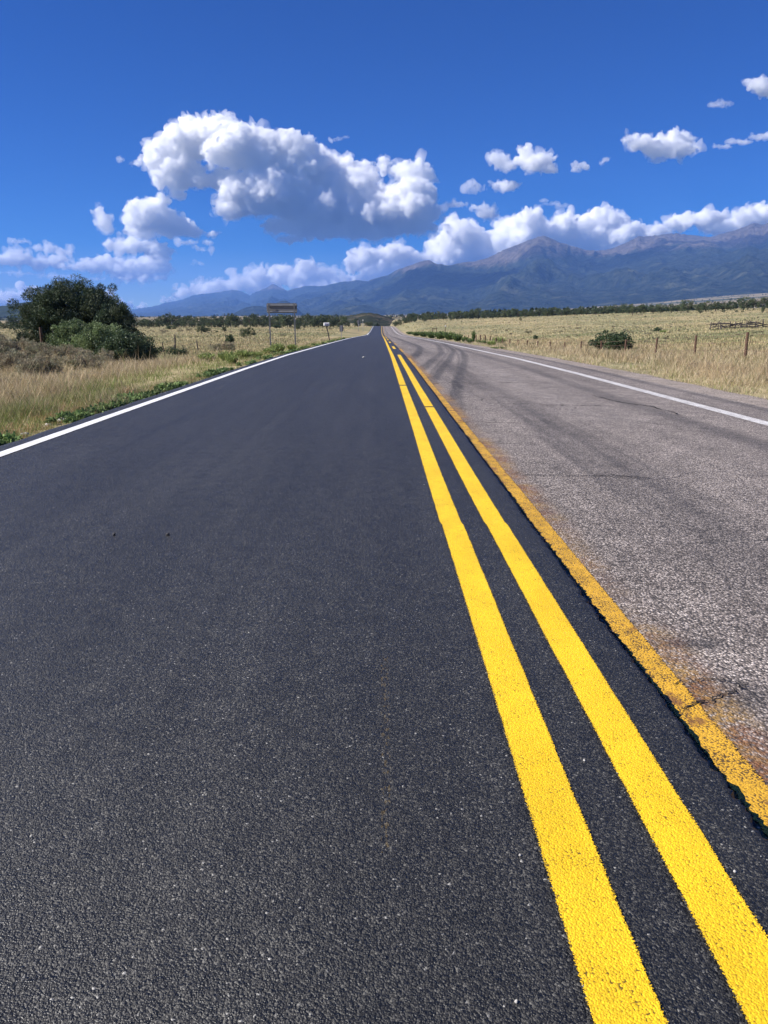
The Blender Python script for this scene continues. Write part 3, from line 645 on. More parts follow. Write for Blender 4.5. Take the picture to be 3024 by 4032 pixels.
cloud('small bright puff just above the cumulus heads at the left', 28000, [(425, 605, 12, 5), (435, 600, 10, 6)], dens=.6, vox=1.1, kids=5, seed=30)
cloud('tiny upright puff at the left end of the cumulus heads', 28000, [(380, 620, 6, 9), (378, 626, 7, 5)], dens=.6, vox=1.1, kids=5, seed=31)
tmp = []
for (label, D, v, f, dens, vox, amp, seed) in CLOUDS:
    m = mesh('cloud_tmp', v, f); o = bpy.data.objects.new('cloud_tmp', m); C.objects.link(o)
    md_ = o.modifiers.new('r', 'REMESH'); md_.mode = 'VOXEL'; md_.voxel_size = vox; tmp.append(o)
dg = bpy.context.evaluated_depsgraph_get()
mats = {}
for o, (label, D, v, f, dens, vox, amp, seed) in zip(tmp, CLOUDS):
    me = bpy.data.meshes.new_from_object(o.evaluated_get(dg)); me.name = 'cloud'
    n = len(me.vertices); P = np.empty(n * 3, np.float32); me.vertices.foreach_get('co', P); P = P.reshape(-1, 3).astype(float)
    N = np.empty(n * 3, np.float32); me.vertices.foreach_get('normal', N); N = N.reshape(-1, 3)
    s = D / 3092 * K; q = P / s + seed * 37.1
    small = amp / s * (1.0 if vox > 1.5 * s else .75)
    d = small * (13 * (np.abs(pn3(q / 27)) - .3) + 8.5 * (np.abs(pn3(q / 12.5 + 9)) - .28) + 4.6 * (np.abs(pn3(q / 6.1 + 4)) - .25) + 2.0 * (np.abs(pn3(q / 3.1 + 2)) - .25))
    wv = np.stack([pn3(q / 15 + 31), pn3(q / 15 + 57), pn3(q / 15 + 83)], 1) * 4.5 + np.stack([pn3(q / 6 + 3), pn3(q / 6 + 5), pn3(q / 6 + 8)], 1) * 2.2
    P0 = P.copy(); P = P + N * (d * s)[:, None] + wv * small * s
    me.vertices.foreach_set('co', P.astype(np.float32).ravel()); me.update()
    mfp = 7.0 * s / dens**1.6; key = round(math.log(1 / mfp) * 6)
    if key not in mats: mats[key] = m_cloud('cloud_vapour', math.exp(key / 6))
    me.materials.clear(); me.materials.append(mats[key])
    c = link('cloud', me); tag(c, label, 'cloud', 'white clouds in the sky')
    fr = me.copy(); fr.name = 'wisps'
    dw = small * (24 * (pn3(q / 19 + 70) - .12) + 9 * (pn3(q / 8 + 20)) + 3 * pn3(q / 4 + 11))
    P = P0 + N * (np.clip(dw, -14 * small, 15 * small) * s)[:, None] + wv * small * s * 2
    fr.vertices.foreach_set('co', P.astype(np.float32).ravel()); fr.update(); fr.materials.clear()
    if 'w' not in mats: mats['w'] = m_cloud('cloud_wisp_vapour', 1 / (26 * 18.0))
    fr.materials.append(mats['w']); link('wisps', fr, None, c)
for o in tmp:
    m = o.data; bpy.data.objects.remove(o); bpy.data.meshes.remove(m)

# clouds out of the frame whose shadows lie on the mountains
vs, fs = [], []; g = np.random.default_rng(4)
for u, v, Y, rx in ((1700, 1120, 8800, 1000), (2420, 1050, 9000, 700), (2960, 1010, 9100, 600), (1300, 1170, 12500, 900)):
    c = at(u, v, Y) + np.array(sd) * (5600 / sd.z)
    for k in range(7):
        fs.append(ICF + sum(len(q) for q in vs)); vs.append(ICV * np.array([1, 1, .35]) * rx * g.uniform(.35, .7) + c + g.normal(size=3) * np.array([.5, .5, .08]) * rx)
c = link('clouds', mesh('clouds', np.concatenate(vs), np.concatenate(fs)), m_cloud('shading_cloud_vapour', .004)); tag(c, 'white clouds high above the frame that shade the mountains', 'clouds', kind='stuff')

# ------------------------------------------------------------------ plants
def quads(P, U, Wv):
    """leaf quads: centre P, half length U, half width W"""
    n = len(P); V = np.empty((n, 4, 3)); V[:, 0] = P - U * .6 - Wv * .35; V[:, 1] = P - U * .1 + Wv; V[:, 2] = P + U; V[:, 3] = P - U * .1 - Wv
    return V.reshape(-1, 3), np.arange(n * 4).reshape(-1, 4)
def unit(v): return v / (np.linalg.norm(v, axis=1)[:, None] + 1e-9)
def leaves(P, D, size, wid, col, rg, spread=.8):
    """leaves at P that point roughly along D"""
    n = len(P); U = unit(D + rg.normal(0, spread, (n, 3))); Wv = unit(np.cross(U, rg.normal(size=(n, 3))))
    sz = size * rg.uniform(.6, 1.3, n)[:, None]
    V, Fq = quads(P, U * sz, Wv * sz * wid); return V, Fq, np.repeat(col, 4, 0)
def crown_mesh(name, rg, w, h, z0, nclump, per, clump_r, leaf, wid, cols, spread=.8, flat=.8, shell=.55, lump=None, ir=1.0, topw=0.0):
    """clumps spread through an uneven crown volume; each clump is a burst of leaves"""
    cl = []
    while len(cl) < nclump:
        p = rg.normal(size=3); p /= np.linalg.norm(p); p *= rg.uniform(shell, 1) ** (1 / 2.0)
        k = 1 + ir * (.22 * math.sin(3.1 * p[0] + 1.7 * p[1] + rg.uniform(-.4, .4)) + .12 * rg.normal())
        p *= k; p[:2] *= 1 + topw * p[2]
        if p[2] < -.75: continue
        cl.append(p)
    cl = np.array(cl); zc = z0 + (h - z0) * .47
    cl = np.stack([cl[:, 0] * w / 2, cl[:, 1] * w / 2 * .9, zc + cl[:, 2] * (h - z0) * .53], 1)
    cl[:, 2] = np.maximum(cl[:, 2], z0 * .8 + .05)
    if lump is not None: cl = np.concatenate([cl, lump])
    Vs, Fs, Cs = [], [], []; o = 0
    for c in cl:
        r = clump_r * rg.uniform(.6, 1.25); d = unit(rg.normal(size=(per, 3))); rad = rg.uniform(.35, 1, per)[:, None] ** .6
        P = c + d * rad * r * np.array([1, 1, flat])
        out = unit(P - np.array([0, 0, zc * .8])) * .5 + d * .7 + np.array([0, 0, .25])
        base = cols[rg.integers(len(cols))] * rg.uniform(.75, 1.3)
        col = base[None, :] * rg.uniform(.75, 1.25, (per, 1))
        V, Fq, Cc = leaves(P, out, leaf, wid, col, rg, spread); Vs.append(V); Fs.append(Fq + o); Cs.append(Cc); o += len(V)
    return mesh(name, np.concatenate(Vs), np.concatenate(Fs), np.clip(np.concatenate(Cs), 0, 1))
def trunk_mesh(name, rg, h, r, spread, nb=5, lean=0.0):
    mb = MB(); top = np.array([lean * h, 0, h * .72])
    mb.tube([(0, 0, -.15), (.02 * h, .01 * h, h * .2), (top[0] * .6, .02 * h, h * .45), top], [r * 1.25, r, r * .72, r * .25], 9)
    for k in range(nb):
        z = h * rg.uniform(.12, .5); a = 2 * math.pi * k / nb + rg.uniform(-.5, .5); L = spread * rg.uniform(.55, .9)
        b = np.array([top[0] * .4, 0, z]); e = b + np.array([math.cos(a) * L, math.sin(a) * L, h * rg.uniform(.12, .34)])
        m_ = (b + e) / 2 + np.array([0, 0, -.04 * h]); mb.tube([b, m_, e], [r * .5, r * .34, r * .1], 6)
    return mb.mesh(name)
A = np.array
DARK = [A([.038, .055, .026]), A([.05, .068, .03]), A([.03, .046, .026]), A([.06, .072, .03])]
FAR = [A([.058, .082, .038]), A([.078, .102, .046]), A([.046, .068, .036]), A([.095, .108, .05])]
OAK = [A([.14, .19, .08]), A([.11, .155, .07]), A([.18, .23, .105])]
OAK_SHADE = [A([.065, .095, .045]), A([.05, .078, .04]), A([.085, .118, .058])]  # darker oak leaves for the right side, shade put into their colour
PINEC = [A([.042, .066, .036]), A([.054, .08, .040]), A([.036, .057, .036]), A([.068, .088, .042])]
SAGE = [A([.28, .265, .18]), A([.22, .225, .13]), A([.35, .30, .20]), A([.22, .175, .12])]
RABB = [A([.23, .29, .09]), A([.29, .34, .12]), A([.19, .25, .08])]
GREEN = [A([.12, .18, .06]), A([.15, .21, .075]), A([.095, .145, .05])]
BUSH = [A([.045, .075, .032]), A([.06, .09, .038]), A([.036, .06, .03])]
def ground_at(X, Y): return float(H(X, Y))
def plant(name, label, cat, X, Y, crown, trunk, mleaf, scale=1.0, rz=0.0, group=None, z=None, stem='trunk', leafname='crown'):
    sc = scale if hasattr(scale, '__len__') else (scale,) * 3
    o = thing(name, label, cat, (X, Y, (ground_at(X, Y) if z is None else z) - .03), rz, group, sc)
    if trunk is not None: link(stem, trunk, M_BARK, o)
    link(leafname, crown, mleaf, o); return o
# ---- the large pine by the left fence, its neighbours and the oak scrub before it
def px_w(w, Y): return w * Y / 3092.0
def dims(u, vt, vb, w, Y):
    a = at(u, vb, Y); return float(a[0]), px_w(w, Y), float(at(u, vt, Y)[2])
Yp = 40.0; Xp, wp, ztop = dims(268, 1086, 1350, 350, Yp); zb = ground_at(Xp, Yp)
rg = np.random.default_rng(3)
cr = crown_mesh('crown', rg, wp * 1.0, ztop - zb - .25, .25, 430, 300, .40, .085, .16, PINEC, .9, .85, .30, None, .42, .20)
plant('pine_tree', 'big round dark pine tree behind the left fence', 'tree', Xp, Yp, cr, trunk_mesh('trunk', rg, ztop - zb, .17, wp * .42, 9), M_NEEDLE)
X2, w2, zt2 = dims(415, 1150, 1390, 150, 41.5); zb2 = ground_at(X2, 41.5)
cr = crown_mesh('crown', rg, w2 * 1.0, zt2 - zb2 - .1, .3, 100, 300, .34, .075, .16, PINEC, .9, .9, .3)
plant('juniper_tree', 'slim dark juniper tree between the big pine and the oak scrub', 'tree', X2, 41.5, cr, trunk_mesh('trunk', rg, zt2 - zb2, .09, w2 * .3, 6), M_NEEDLE)
X2, w2, zt2 = dims(458, 1185, 1400, 130, 37); zb2 = ground_at(X2, 37)
cr = crown_mesh('crown', rg, w2 * 1.15, zt2 - zb2, .2, 90, 300, .3, .075, .17, PINEC, .9, .9, .3)
plant('juniper_tree', 'dark juniper tree with a ragged right side behind the oak scrub', 'tree', X2, 37, cr, trunk_mesh('trunk', rg, zt2 - zb2, .09, w2 * .3, 6), M_NEEDLE)
X2, w2, zt2 = dims(395, 1150, 1370, 90, 43); zb2 = ground_at(X2, 43)
cr = crown_mesh('crown', rg, w2 * 1.2, zt2 - zb2 - .1, .8, 70, 280, .32, .08, .16, PINEC, .9, .9, .3)
plant('juniper_tree', 'dark juniper top showing just right of the big pine', 'tree', X2, 43, cr, trunk_mesh('trunk', rg, zt2 - zb2, .09, w2 * .3, 6), M_NEEDLE)
X2, w2, zt2 = dims(95, 1308, 1345, 100, 38); zb2 = ground_at(X2, 38)
cr = crown_mesh('crown', rg, w2, max(zt2 - zb2, .8), .1, 26, 260, .26, .07, .17, DARK, .9, .8, .3)
plant('juniper_shrub', 'low dark juniper shrub at the left foot of the big pine', 'shrub', X2, 38, cr, trunk_mesh('trunk', rg, .7, .05, .4, 5), M_NEEDLE)
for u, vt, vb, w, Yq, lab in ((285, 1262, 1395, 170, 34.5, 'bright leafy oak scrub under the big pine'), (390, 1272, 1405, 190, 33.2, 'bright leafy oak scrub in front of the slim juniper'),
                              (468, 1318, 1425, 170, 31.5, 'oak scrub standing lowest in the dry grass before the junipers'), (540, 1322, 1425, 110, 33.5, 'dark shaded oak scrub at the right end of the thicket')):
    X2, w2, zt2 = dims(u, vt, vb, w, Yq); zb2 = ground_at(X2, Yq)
    cr = crown_mesh('crown', rg, w2 * .95, zt2 - zb2, .05, 80, 160, .3, .045, .55, OAK if u < 400 else OAK_SHADE, 1.1, .85, .3)
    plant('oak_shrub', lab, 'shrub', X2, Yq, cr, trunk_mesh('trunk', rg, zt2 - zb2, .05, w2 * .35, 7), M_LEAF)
# ---- protos for the smaller, farther plants (all one metre tall at scale 1)
def protos(n, fn): return [fn(np.random.default_rng(200 + i)) for i in range(n)]
PINE = protos(7, lambda g: (crown_mesh('crown', g, g.uniform(.95, 1.3), 1.0, .1, 44, 46, .17, .048, .42, FAR, .9, .9, .25), trunk_mesh('trunk', g, 1.0, .035, .35, 5)))
LONE = protos(2, lambda g: (crown_mesh('crown', g, 1.5, 1.0, .33, 40, 46, .16, .05, .4, FAR, .9, .6, .3), trunk_mesh('trunk', g, 1.0, .035, .5, 6)))
SHRUB = protos(4, lambda g: (crown_mesh('crown', g, 1.6, 1.0, .06, 44, 70, .24, .055, .5, BUSH, 1.1, .8, .3), trunk_mesh('trunk', g, .8, .03, .5, 6)))
SAGEB = protos(4, lambda g: (crown_mesh('crown', g, 1.7, 1.0, .05, 40, 60, .26, .085, .2, SAGE, .8, .8, .3), trunk_mesh('trunk', g, .7, .035, .5, 6)))
def spray(g, n, w, cols, wid=.012, up=1.0, leafy_=True):
    """upright stems fanning from a root, with small leaves"""
    a = g.uniform(0, 2 * np.pi, n); r = np.sqrt(g.uniform(0, 1, n)); L = up * g.uniform(.6, 1.05, n)
    tip = np.stack([np.cos(a) * r * w / 2, np.sin(a) * r * w / 2, np.maximum(L * (1 - .28 * r**2), .1)], 1); root = tip * A([.25, .25, 0])
    col = A(cols)[g.integers(len(cols), size=n)] * g.uniform(.75, 1.25, (n, 1))
    Vs, Fs, Cs = [], [], []; o = 0; m = 9
    for k in range(m):
        t = (k + .6) / m; P = root * (1 - t) + tip * t; P = P + g.normal(0, .012, P.shape); D = tip - root
        V, Fq, Cc = leaves(P, unit(D), .10, .28, col, g, .5); Vs.append(V); Fs.append(Fq + o); Cs.append(Cc); o += len(V)
    return mesh('crown', np.concatenate(Vs), np.concatenate(Fs), np.clip(np.concatenate(Cs), 0, 1))
RABBIT = protos(3, lambda g: (spray(g, 260, 1.5, RABB), None)); WEED = protos(3, lambda g: (spray(g, 200, 1.1, GREEN), None))
KIND = {'pine': ('pine_tree', PINE, M_NEEDLE, 'tree', 1.1), 'lone': ('pine_tree', LONE, M_NEEDLE, 'tree', 1.5), 'shrub': ('green_shrub', SHRUB, M_LEAF, 'shrub', 1.6), 'sage': ('sagebrush', SAGEB, M_BRUSH, 'shrub', 1.7),
        'rabbit': ('rabbitbrush', RABBIT, M_BRUSH, 'shrub', 1.5), 'weed': ('tall_weed', WEED, M_BRUSH, 'weed', 1.1)}
cnt = {}
def put(kind, u, vb, w, h, label, group=None, Y=None):
    name, pr, mt, cat, asp = KIND[kind]
    if Y is None: X, Y = hit(u, vb, H)
    else: X = float(at(u, vb, Y)[0])
    hm_ = max(h * Y / 3187.0, .15); wm = max(w * Y / 3092.0, .15)
    i = cnt.get(kind, 0); cnt[kind] = i + 1; c, tr = pr[i % len(pr)]
    return plant(name, label, cat, X, Y, c, tr, mt, (wm / asp, wm / asp, hm_), random.uniform(0, 6.28), group)
LF = [(794, 1312, 45, 34, 'pine', 'bushy dark juniper standing free in the left field before the tree line'), (819, 1310, 26, 20, 'pine', 'small round juniper right beside the bushy one in the left field'),
      (884, 1308, 22, 24, 'pine', 'small lone juniper left of the large sign in the pale field'), (985, 1339, 44, 55, 'lone', 'open dark tree standing alone in the left field beside the sign'), (960, 1332, 32, 40, 'pine', 'dark shrub like juniper touching the open lone tree'),
      (905, 1352, 42, 38, 'shrub', 'grey green bush above the sagebrush clump by the left fence'), (868, 1384, 90, 34, 'sage', 'large grey sagebrush clump by the left fence'), (905, 1384, 52, 40, 'sage', 'smaller grey sagebrush at the right of the large clump'),
      (615, 1400, 64, 34, 'shrub', 'low green bush left of the tall dark fence post'), (700, 1405, 88, 36, 'shrub', 'low green bush right of the tall dark fence post'),
      (672, 1297, 42, 14, 'shrub', 'low wide bush at the foot of the left tree line'), (642, 1306, 30, 9, 'sage', 'flat sagebrush left of the free standing junipers'), (711, 1306, 26, 9, 'sage', 'flat sagebrush nearest the bushy free standing juniper'), (854, 1310, 12, 9, 'pine', 'tiny round juniper between the free standing ones'),
      (1091, 1292, 36, 15, 'shrub', 'low dark bush between the two sign posts'), (1172, 1299, 26, 20, 'pine', 'small juniper just right of the right sign post'), (1113, 1323, 28, 9, 'sage', 'flat sagebrush seen between the sign posts'),
      (745, 1303, 26, 10, 'sage', 'flat sagebrush under the left tree line, right of the pair of flat ones'), (640, 1310, 26, 8, 'sage', 'flat sagebrush in front of the low wide bush'), (1345, 1297, 22, 8, 'sage', 'flat sagebrush beside the small grey sign'),
      (1300, 1298, 16, 9, 'sage', 'flat sagebrush right behind the white mailbox'),
      (2050, 1263, 12, 14, 'pine', 'tiny lone juniper high in the right pasture'), (2080, 1311, 34, 10, 'sage', 'flat sagebrush in the middle of the right pasture'), (2109, 1339, 22, 20, 'shrub', 'small green bush above the fence in the right pasture'),
      (2590, 1306, 34, 16, 'shrub', 'green bush in the pasture right of the large bush'), (2610, 1311, 30, 12, 'rabbit', 'yellowish bush leaning on the green pasture bush'), (2210, 1308, 14, 6, 'sage', 'small sagebrush speck in the right pasture'),
      (2380, 1384, 120, 74, 'shrub', 'large dark green bush behind the right fence, left half'), (2440, 1383, 110, 80, 'shrub', 'large dark green bush behind the right fence, right half'),
      (1963, 1360, 58, 37, 'rabbit', 'big round yellow green bush beside the right fence'), (1935, 1362, 40, 25, 'rabbit', 'smaller yellow green bush left of the big round one'),
      (1962, 1374, 70, 7, 'weed', 'flat green weed patch on the gravel edge')]
for (u, v, w, h, k, lab) in LF: put(k, u, v, w, h, lab)
for u, v, w, h in ((815, 1424, 76, 42), (893, 1420, 78, 44), (960, 1412, 80, 42), (915, 1432, 56, 44), (1093, 1390, 66, 46), (1060, 1396, 60, 34), (1150, 1378, 50, 28), (1010, 1408, 56, 30)):
    put('rabbit', u, v, w, h, 'yellow green rabbitbrush along the left verge before the fence', 'rabbitbrush along the left verge')
for u, v, w, h in ((1640, 1322, 46, 18), (1668, 1326, 50, 24), (1700, 1332, 56, 30), (1735, 1336, 60, 36), (1770, 1340, 56, 38), (1800, 1344, 46, 34), (1830, 1348, 30, 26), (1850, 1352, 26, 24), (1885, 1354, 26, 18), (1905, 1357, 26, 20), (1615, 1316, 36, 12)):
    put('weed', u, v, w, h, 'tall green weeds along the right side of the worn lane', 'green weeds along the right verge')
put('weed', 1864, 1350, 16, 54, 'tall single dry stalk rising out of the right verge')
# sagebrush on the bank at the left
g = np.random.default_rng(77); nsg = 0
while nsg < 84:
    u = g.uniform(-120, 420); Y = g.uniform(16, 35); X = (u - VPX) / 3092 * Y
    if X > -8.0 or (u > 150 and Y > 31) or g.uniform() > .4 + .6 * (Y > 20): continue
    h = g.uniform(.25, .52); c, tr = SAGEB[nsg % 4]
    plant('sagebrush', 'grey sagebrush on the dry bank before the big pine', 'shrub', X, Y, c, tr, M_BRUSH, (h * .8, h * .8, h), g.uniform(0, 6.28), 'sagebrush on the left bank'); nsg += 1
# tree lines
g = np.random.default_rng(31)
def tline(us, vfun, hfun, Y0, jit, label, group, kind='pine', wmul=1.0):
    for u in us:
        u = u + g.uniform(-7, 7); h = hfun(u) * g.uniform(.72, 1.18); Y = Y0(u) + g.uniform(-jit, jit)
        put(kind, u, vfun(u), h * g.uniform(.95, 1.35) * wmul, h, label, group, Y=Y)
LG = 'trees across the left field'
tline(np.arange(500, 1350, 27), lambda u: 1290, lambda u: np.interp(u, [500, 700, 900, 1200, 1350], [36, 46, 46, 45, 42]), lambda u: 305, 14, 'dark pinyon tree in the tree line across the left field', LG)
tline(np.arange(520, 1350, 34), lambda u: 1292, lambda u: 28, lambda u: 285, 8, 'smaller pinyon tree at the front of the tree line across the left field', 'front trees across the left field')
tline(np.arange(-60, 200, 24), lambda u: 1300, lambda u: 30, lambda u: 230, 12, 'dark tree low behind the bank at the far left', 'trees behind the left bank')
tline([1357, 1396, 1412, 1440, 1452], lambda u: 1284, lambda u: np.interp(u, [1357, 1396, 1452], [29, 34, 22]), lambda u: 330, 8, 'dark tree standing left of the road crest', 'trees left of the road crest')
tline([1375], lambda u: 1286, lambda u: 12, lambda u: 320, 1, 'low round bush left of the diamond sign', None)
tline(np.arange(1556, 1640, 13), lambda u: 1282, lambda u: np.interp(u, [1556, 1640], [26, 38]), lambda u: 350, 10, 'dark tree standing right of the road crest', 'trees right of the road crest')
tline(np.arange(1640, 2500, 27), lambda u: 1250, lambda u: np.interp(u, [1640, 2000, 2500], [33, 34, 36]), lambda u: np.interp(u, [1640, 2000, 2500], [400, 362, 322]), 8, 'dark pinyon tree in the tree line across the right pasture', 'trees across the right pasture')
for u, Y, w, h in ((2506, 308, 40, 30), (2533, 306, 42, 36), (2571, 306, 44, 32), (2603, 304, 42, 36), (2644, 302, 48, 34), (2681, 300, 40, 32), (2778, 296, 54, 42), (2816, 298, 46, 36), (2873, 296, 52, 38), (2845, 300, 40, 34), (2925, 290, 66, 50), (2965, 290, 44, 44), (3000, 288, 60, 46), (3040, 286, 50, 46), (3085, 286, 60, 50), (2750, 302, 40, 34)):
    put('pine', u, 1230, w, h, 'dark spreading pinyon tree behind the old corral', 'trees behind the corral', Y=Y)
put('pine', 2708, 1235, 52, 52, 'largest pinyon tree of the right tree line with a skirt of branches', Y=286)
put('lone', 2490, 1242, 44, 36, 'small umbrella shaped tree standing out before the right tree line', Y=278)
for u, Y, w, h, k in ((2756, 268, 18, 16, 'pine'), (2847, 266, 14, 12, 'pine'), (2898, 262, 12, 10, 'pine'), (2922, 255, 12, 8, 'pine'), (2803, 258, 10, 7, 'pine'), (2541, 250, 10, 6, 'pine'), (3002, 235, 14, 24, 'pine'), (1634, 330, 22, 20, 'pine'), (1672, 325, 20, 20, 'pine'), (1776, 355, 10, 8, 'pine')):
    put(k, u, 1240, w, h, 'small round juniper dotted before the right tree line', 'junipers dotted before the right tree line', Y=Y)

# ------------------------------------------------------------------ grass (uncountable)
def blade_mesh(name, X, Y, Z, h, w, lean, col, g):
    n = len(X); a = g.uniform(0, 2 * np.pi, n); dx, dy = np.cos(a) * w / 2, np.sin(a) * w / 2
    b = g.uniform(0, 2 * np.pi, n); lx, ly = np.cos(b) * lean * h, np.sin(b) * lean * h
    V = np.empty((n, 5, 3)); Zb = Z - .02
    V[:, 0] = np.stack([X - dx, Y - dy, Zb], 1); V[:, 1] = np.stack([X + dx, Y + dy, Zb], 1)
    V[:, 2] = np.stack([X + lx * .35 + dx * .8, Y + ly * .35 + dy * .8, Zb + h * .55], 1); V[:, 3] = np.stack([X + lx * .35 - dx * .8, Y + ly * .35 - dy * .8, Zb + h * .55], 1)
    V[:, 4] = np.stack([X + lx, Y + ly, Zb + h], 1)
    i = np.arange(n)[:, None] * 5
    Fc = np.concatenate([i + A([[0, 1, 2]]), i + A([[0, 2, 3]]), i + A([[3, 2, 4]])], 0)
    return mesh(name, V.reshape(-1, 3), Fc, np.clip(np.repeat(col, 5, 0), 0, 1))
def pick(g, w, cols):
    """a colour for each blade: w is (n, k) weights"""
    w = np.clip(w, 0, None); w = w / w.sum(1)[:, None]; r = g.uniform(size=len(w)); k = (np.cumsum(w, 1) < r[:, None]).sum(1).clip(0, len(cols) - 1)
    return A(cols)[k] * g.uniform(.72, 1.28, (len(w), 1)), k
STRAW, PALE, OLIVE, FRESHG, DEEP, RUSTY = [.47, .365, .215], [.60, .50, .33], [.26, .245, .115], [.23, .28, .085], [.06, .105, .03], [.46, .27, .15]
def left_verge(n, g):
    Y = 5.5 * (1 - g.uniform(0, 1, n) * (1 - (5.5 / 110)**.75))**(-1 / .75); lim = np.minimum(22, .62 * Y + 2)
    X = -3.44 - .02 + -(g.uniform(0, 1, n)**1.25) * np.maximum(lim - 3.4, .5)
    e = -3.44 - X; nz = fbm2(X * .5, Y * .22, 3); n2 = fbm2(X * 1.7, Y * 1.1, 2)
    keep = g.uniform(size=n) < np.clip(.35 + e * 1.8 + n2 * .5, 0, 1) * np.clip(.75 + 1.1 * nz + .6 * n2, .18, 1); X, Y, e, nz, n2 = X[keep], Y[keep], e[keep], nz[keep], n2[keep]
    w = np.stack([.15 + ss(.5, 2.0, e) * (1 + nz), .1 + .75 * ss(1.0, 3, e) * (1 + nz * .5), .45 + 0 * e, 1.9 * np.exp(-((e - 1.2) / .95)**2) * (1 - nz), .9 * np.exp(-(e / .3)**2), 1.1 * (np.exp(-((e - .55) / .28)**2) * ss(.05, .25, n2 - .25 + .6 * (Y < 10.5)))], 1)
    col, k = pick(g, w, [STRAW, PALE, OLIVE, FRESHG, DEEP, RUSTY]); col = col * (.8 + .5 * g.uniform(size=(len(col), 1))**3)
    h = (.08 + .13 * ss(.2, 2.4, e) + .06 * nz) * g.uniform(.4, 1.25, len(X)) * np.where(g.uniform(size=len(X)) < .03, 2.0, 1); h = np.where(k == 4, h * .6, h); h *= np.interp(Y, [0, 30, 45, 110], [1, 1, .62, .7]) * (1 - .35 * np.exp(-((X + 14) / 5)**2 - ((Y - 27) / 7)**2))
    h *= .65 + .9 * np.clip(pn2(X * 1.7, Y * 1.2) + .35, 0, 1)
    wd = np.maximum(.0045, Y * .00042) * g.uniform(.7, 1.4, len(X))
    return X, Y, h, wd, col
def right_verge(n, g):
    Y = 9 * (1 - g.uniform(0, 1, n) * (1 - (9 / 120)**.75))**(-1 / .75)
    X = 6.2 + .2 * fbm2(Y * .8, Y * 0 + 3.3, 4) + (g.uniform(0, 1, n)**1.15) * np.minimum(19, .55 * Y + 2)
    e = X - 6.2; nz = fbm2(X * .4, Y * .2, 3)
    keep = g.uniform(size=n) < np.clip(.45 + e * 1.2 + nz * .5, 0, 1) * np.clip(.8 + 1.2 * nz, .2, 1); X, Y, e, nz = X[keep], Y[keep], e[keep], nz[keep]
    n3 = fbm2(X * .9 + 31, Y * .5, 3); w = np.stack([.7 + .9 * nz + .5 * n3, .5 - .5 * n3 + 1.2 * np.exp(-((e - .7) / .5)**2), .6 - .8 * nz, .5 * np.exp(-((e - .5) / .6)**2), .1 * np.exp(-(e / .4)**2) + .0 * e, .2 * ss(.8, 3, e) + .7 * np.clip(n3 + .1, 0, 1) * ss(.8, 2.5, e)], 1)
    col, k = pick(g, w, [STRAW, PALE, OLIVE, FRESHG, DEEP, [.27, .18, .115]])
    h = (.08 + .15 * ss(.2, 2.4, e) + .08 * nz) * g.uniform(.4, 1.25, len(X)) * np.where(g.uniform(size=len(X)) < .03, 2.0, 1)
    h *= .65 + .9 * np.clip(pn2(X * 1.6, Y * 1.1) + .35, 0, 1)
    wd = np.maximum(.005, Y * .00042) * g.uniform(.7, 1.4, len(X))
    return X, Y, h, wd, col
def fields(n, g):
    Y = 45 * (1 - g.uniform(0, 1, n) * (1 - (45 / 420)**.6))**(-1 / .6); u = g.uniform(-150, 3170, n); X = (u - VPX) / 3092 * Y
    keep = ((X < -9) | (X > 9)); X, Y = X[keep], Y[keep]
    nz = fbm2(X * .035, Y * .05, 4); n2 = fbm2(X * .3, Y * .3, 2)
    w = np.stack([.8 + nz, .5 + .9 * nz, .75 - nz, .22 - .3 * nz + .2 * n2, .06 + .1 * n2, 0 * nz + .08], 1)
    col, k = pick(g, w, [[.43, .355, .19], [.53, .45, .26], [.27, .265, .135], [.24, .27, .12], [.09, .11, .06], [.33, .24, .15]])
    h = (.2 + .1 * n2) * g.uniform(.5, 1.2, len(X)); wd = Y * .0008 * g.uniform(.7, 1.5, len(X))
    return X, Y, h, wd, col
for name, fn, n, lean, lab in (('verge_grass', left_verge, 400000, .5, 'dry and green grass along the left edge of the fresh asphalt'), ('roadside_grass', right_verge, 320000, .5, 'dry straw grass between the gravel edge and the right fence'), ('pasture_grass', fields, 210000, .4, 'short pale pasture grass beyond the fences')):
    g = np.random.default_rng(len(name)); X, Y, h, wd, col = fn(n, g); Z = H(X, Y)
    o = link(name, blade_mesh(name, X, Y, Z, h, wd, lean, col, g), M_GRASS); tag(o, lab, 'grass', kind='stuff')
def pasture_brush(g):
    n = 2400; Y = 75 * (1 - g.uniform(0, 1, n) * (1 - (75 / 330)**.9))**(-1 / .9); u = g.uniform(-60, 3100, n); X = (u - VPX) / 3092 * Y
    k = (np.abs(X) > 20) & (fbm2(X * .03 + 5, Y * .045, 3) + g.uniform(-.5, .5, n) > .12); X, Y = X[k], Y[k]; n = len(X); Z = H(X, Y)
    m = 30; hh = np.repeat(g.uniform(.08, .30, n) * np.interp(Y, [75, 150], [.7, 1.15]), m); P = np.repeat(np.stack([X, Y, Z], 1), m, 0); d = unit(g.normal(size=(n * m, 3))); d[:, 2] = np.abs(d[:, 2])
    P = P + d * np.stack([hh * 1.1, hh * 1.1, hh * .8], 1); c = np.repeat((A(SAGE) * .62)[g.integers(4, size=n)] * g.uniform(.6, 1.2, (n, 1)), m, 0)
    U = unit(d + g.normal(0, .7, d.shape)); Wv = unit(np.cross(U, g.normal(size=U.shape))); s_ = (hh * .55)[:, None]
    V, Fq = quads(P, U * s_, Wv * s_ * .3); return mesh('pasture_brush', V, Fq, np.repeat(c, 4, 0))
o = link('pasture_brush', pasture_brush(np.random.default_rng(44)), M_BRUSH); tag(o, 'small grey green brush tufts scattered over the pastures', 'brush', kind='stuff')
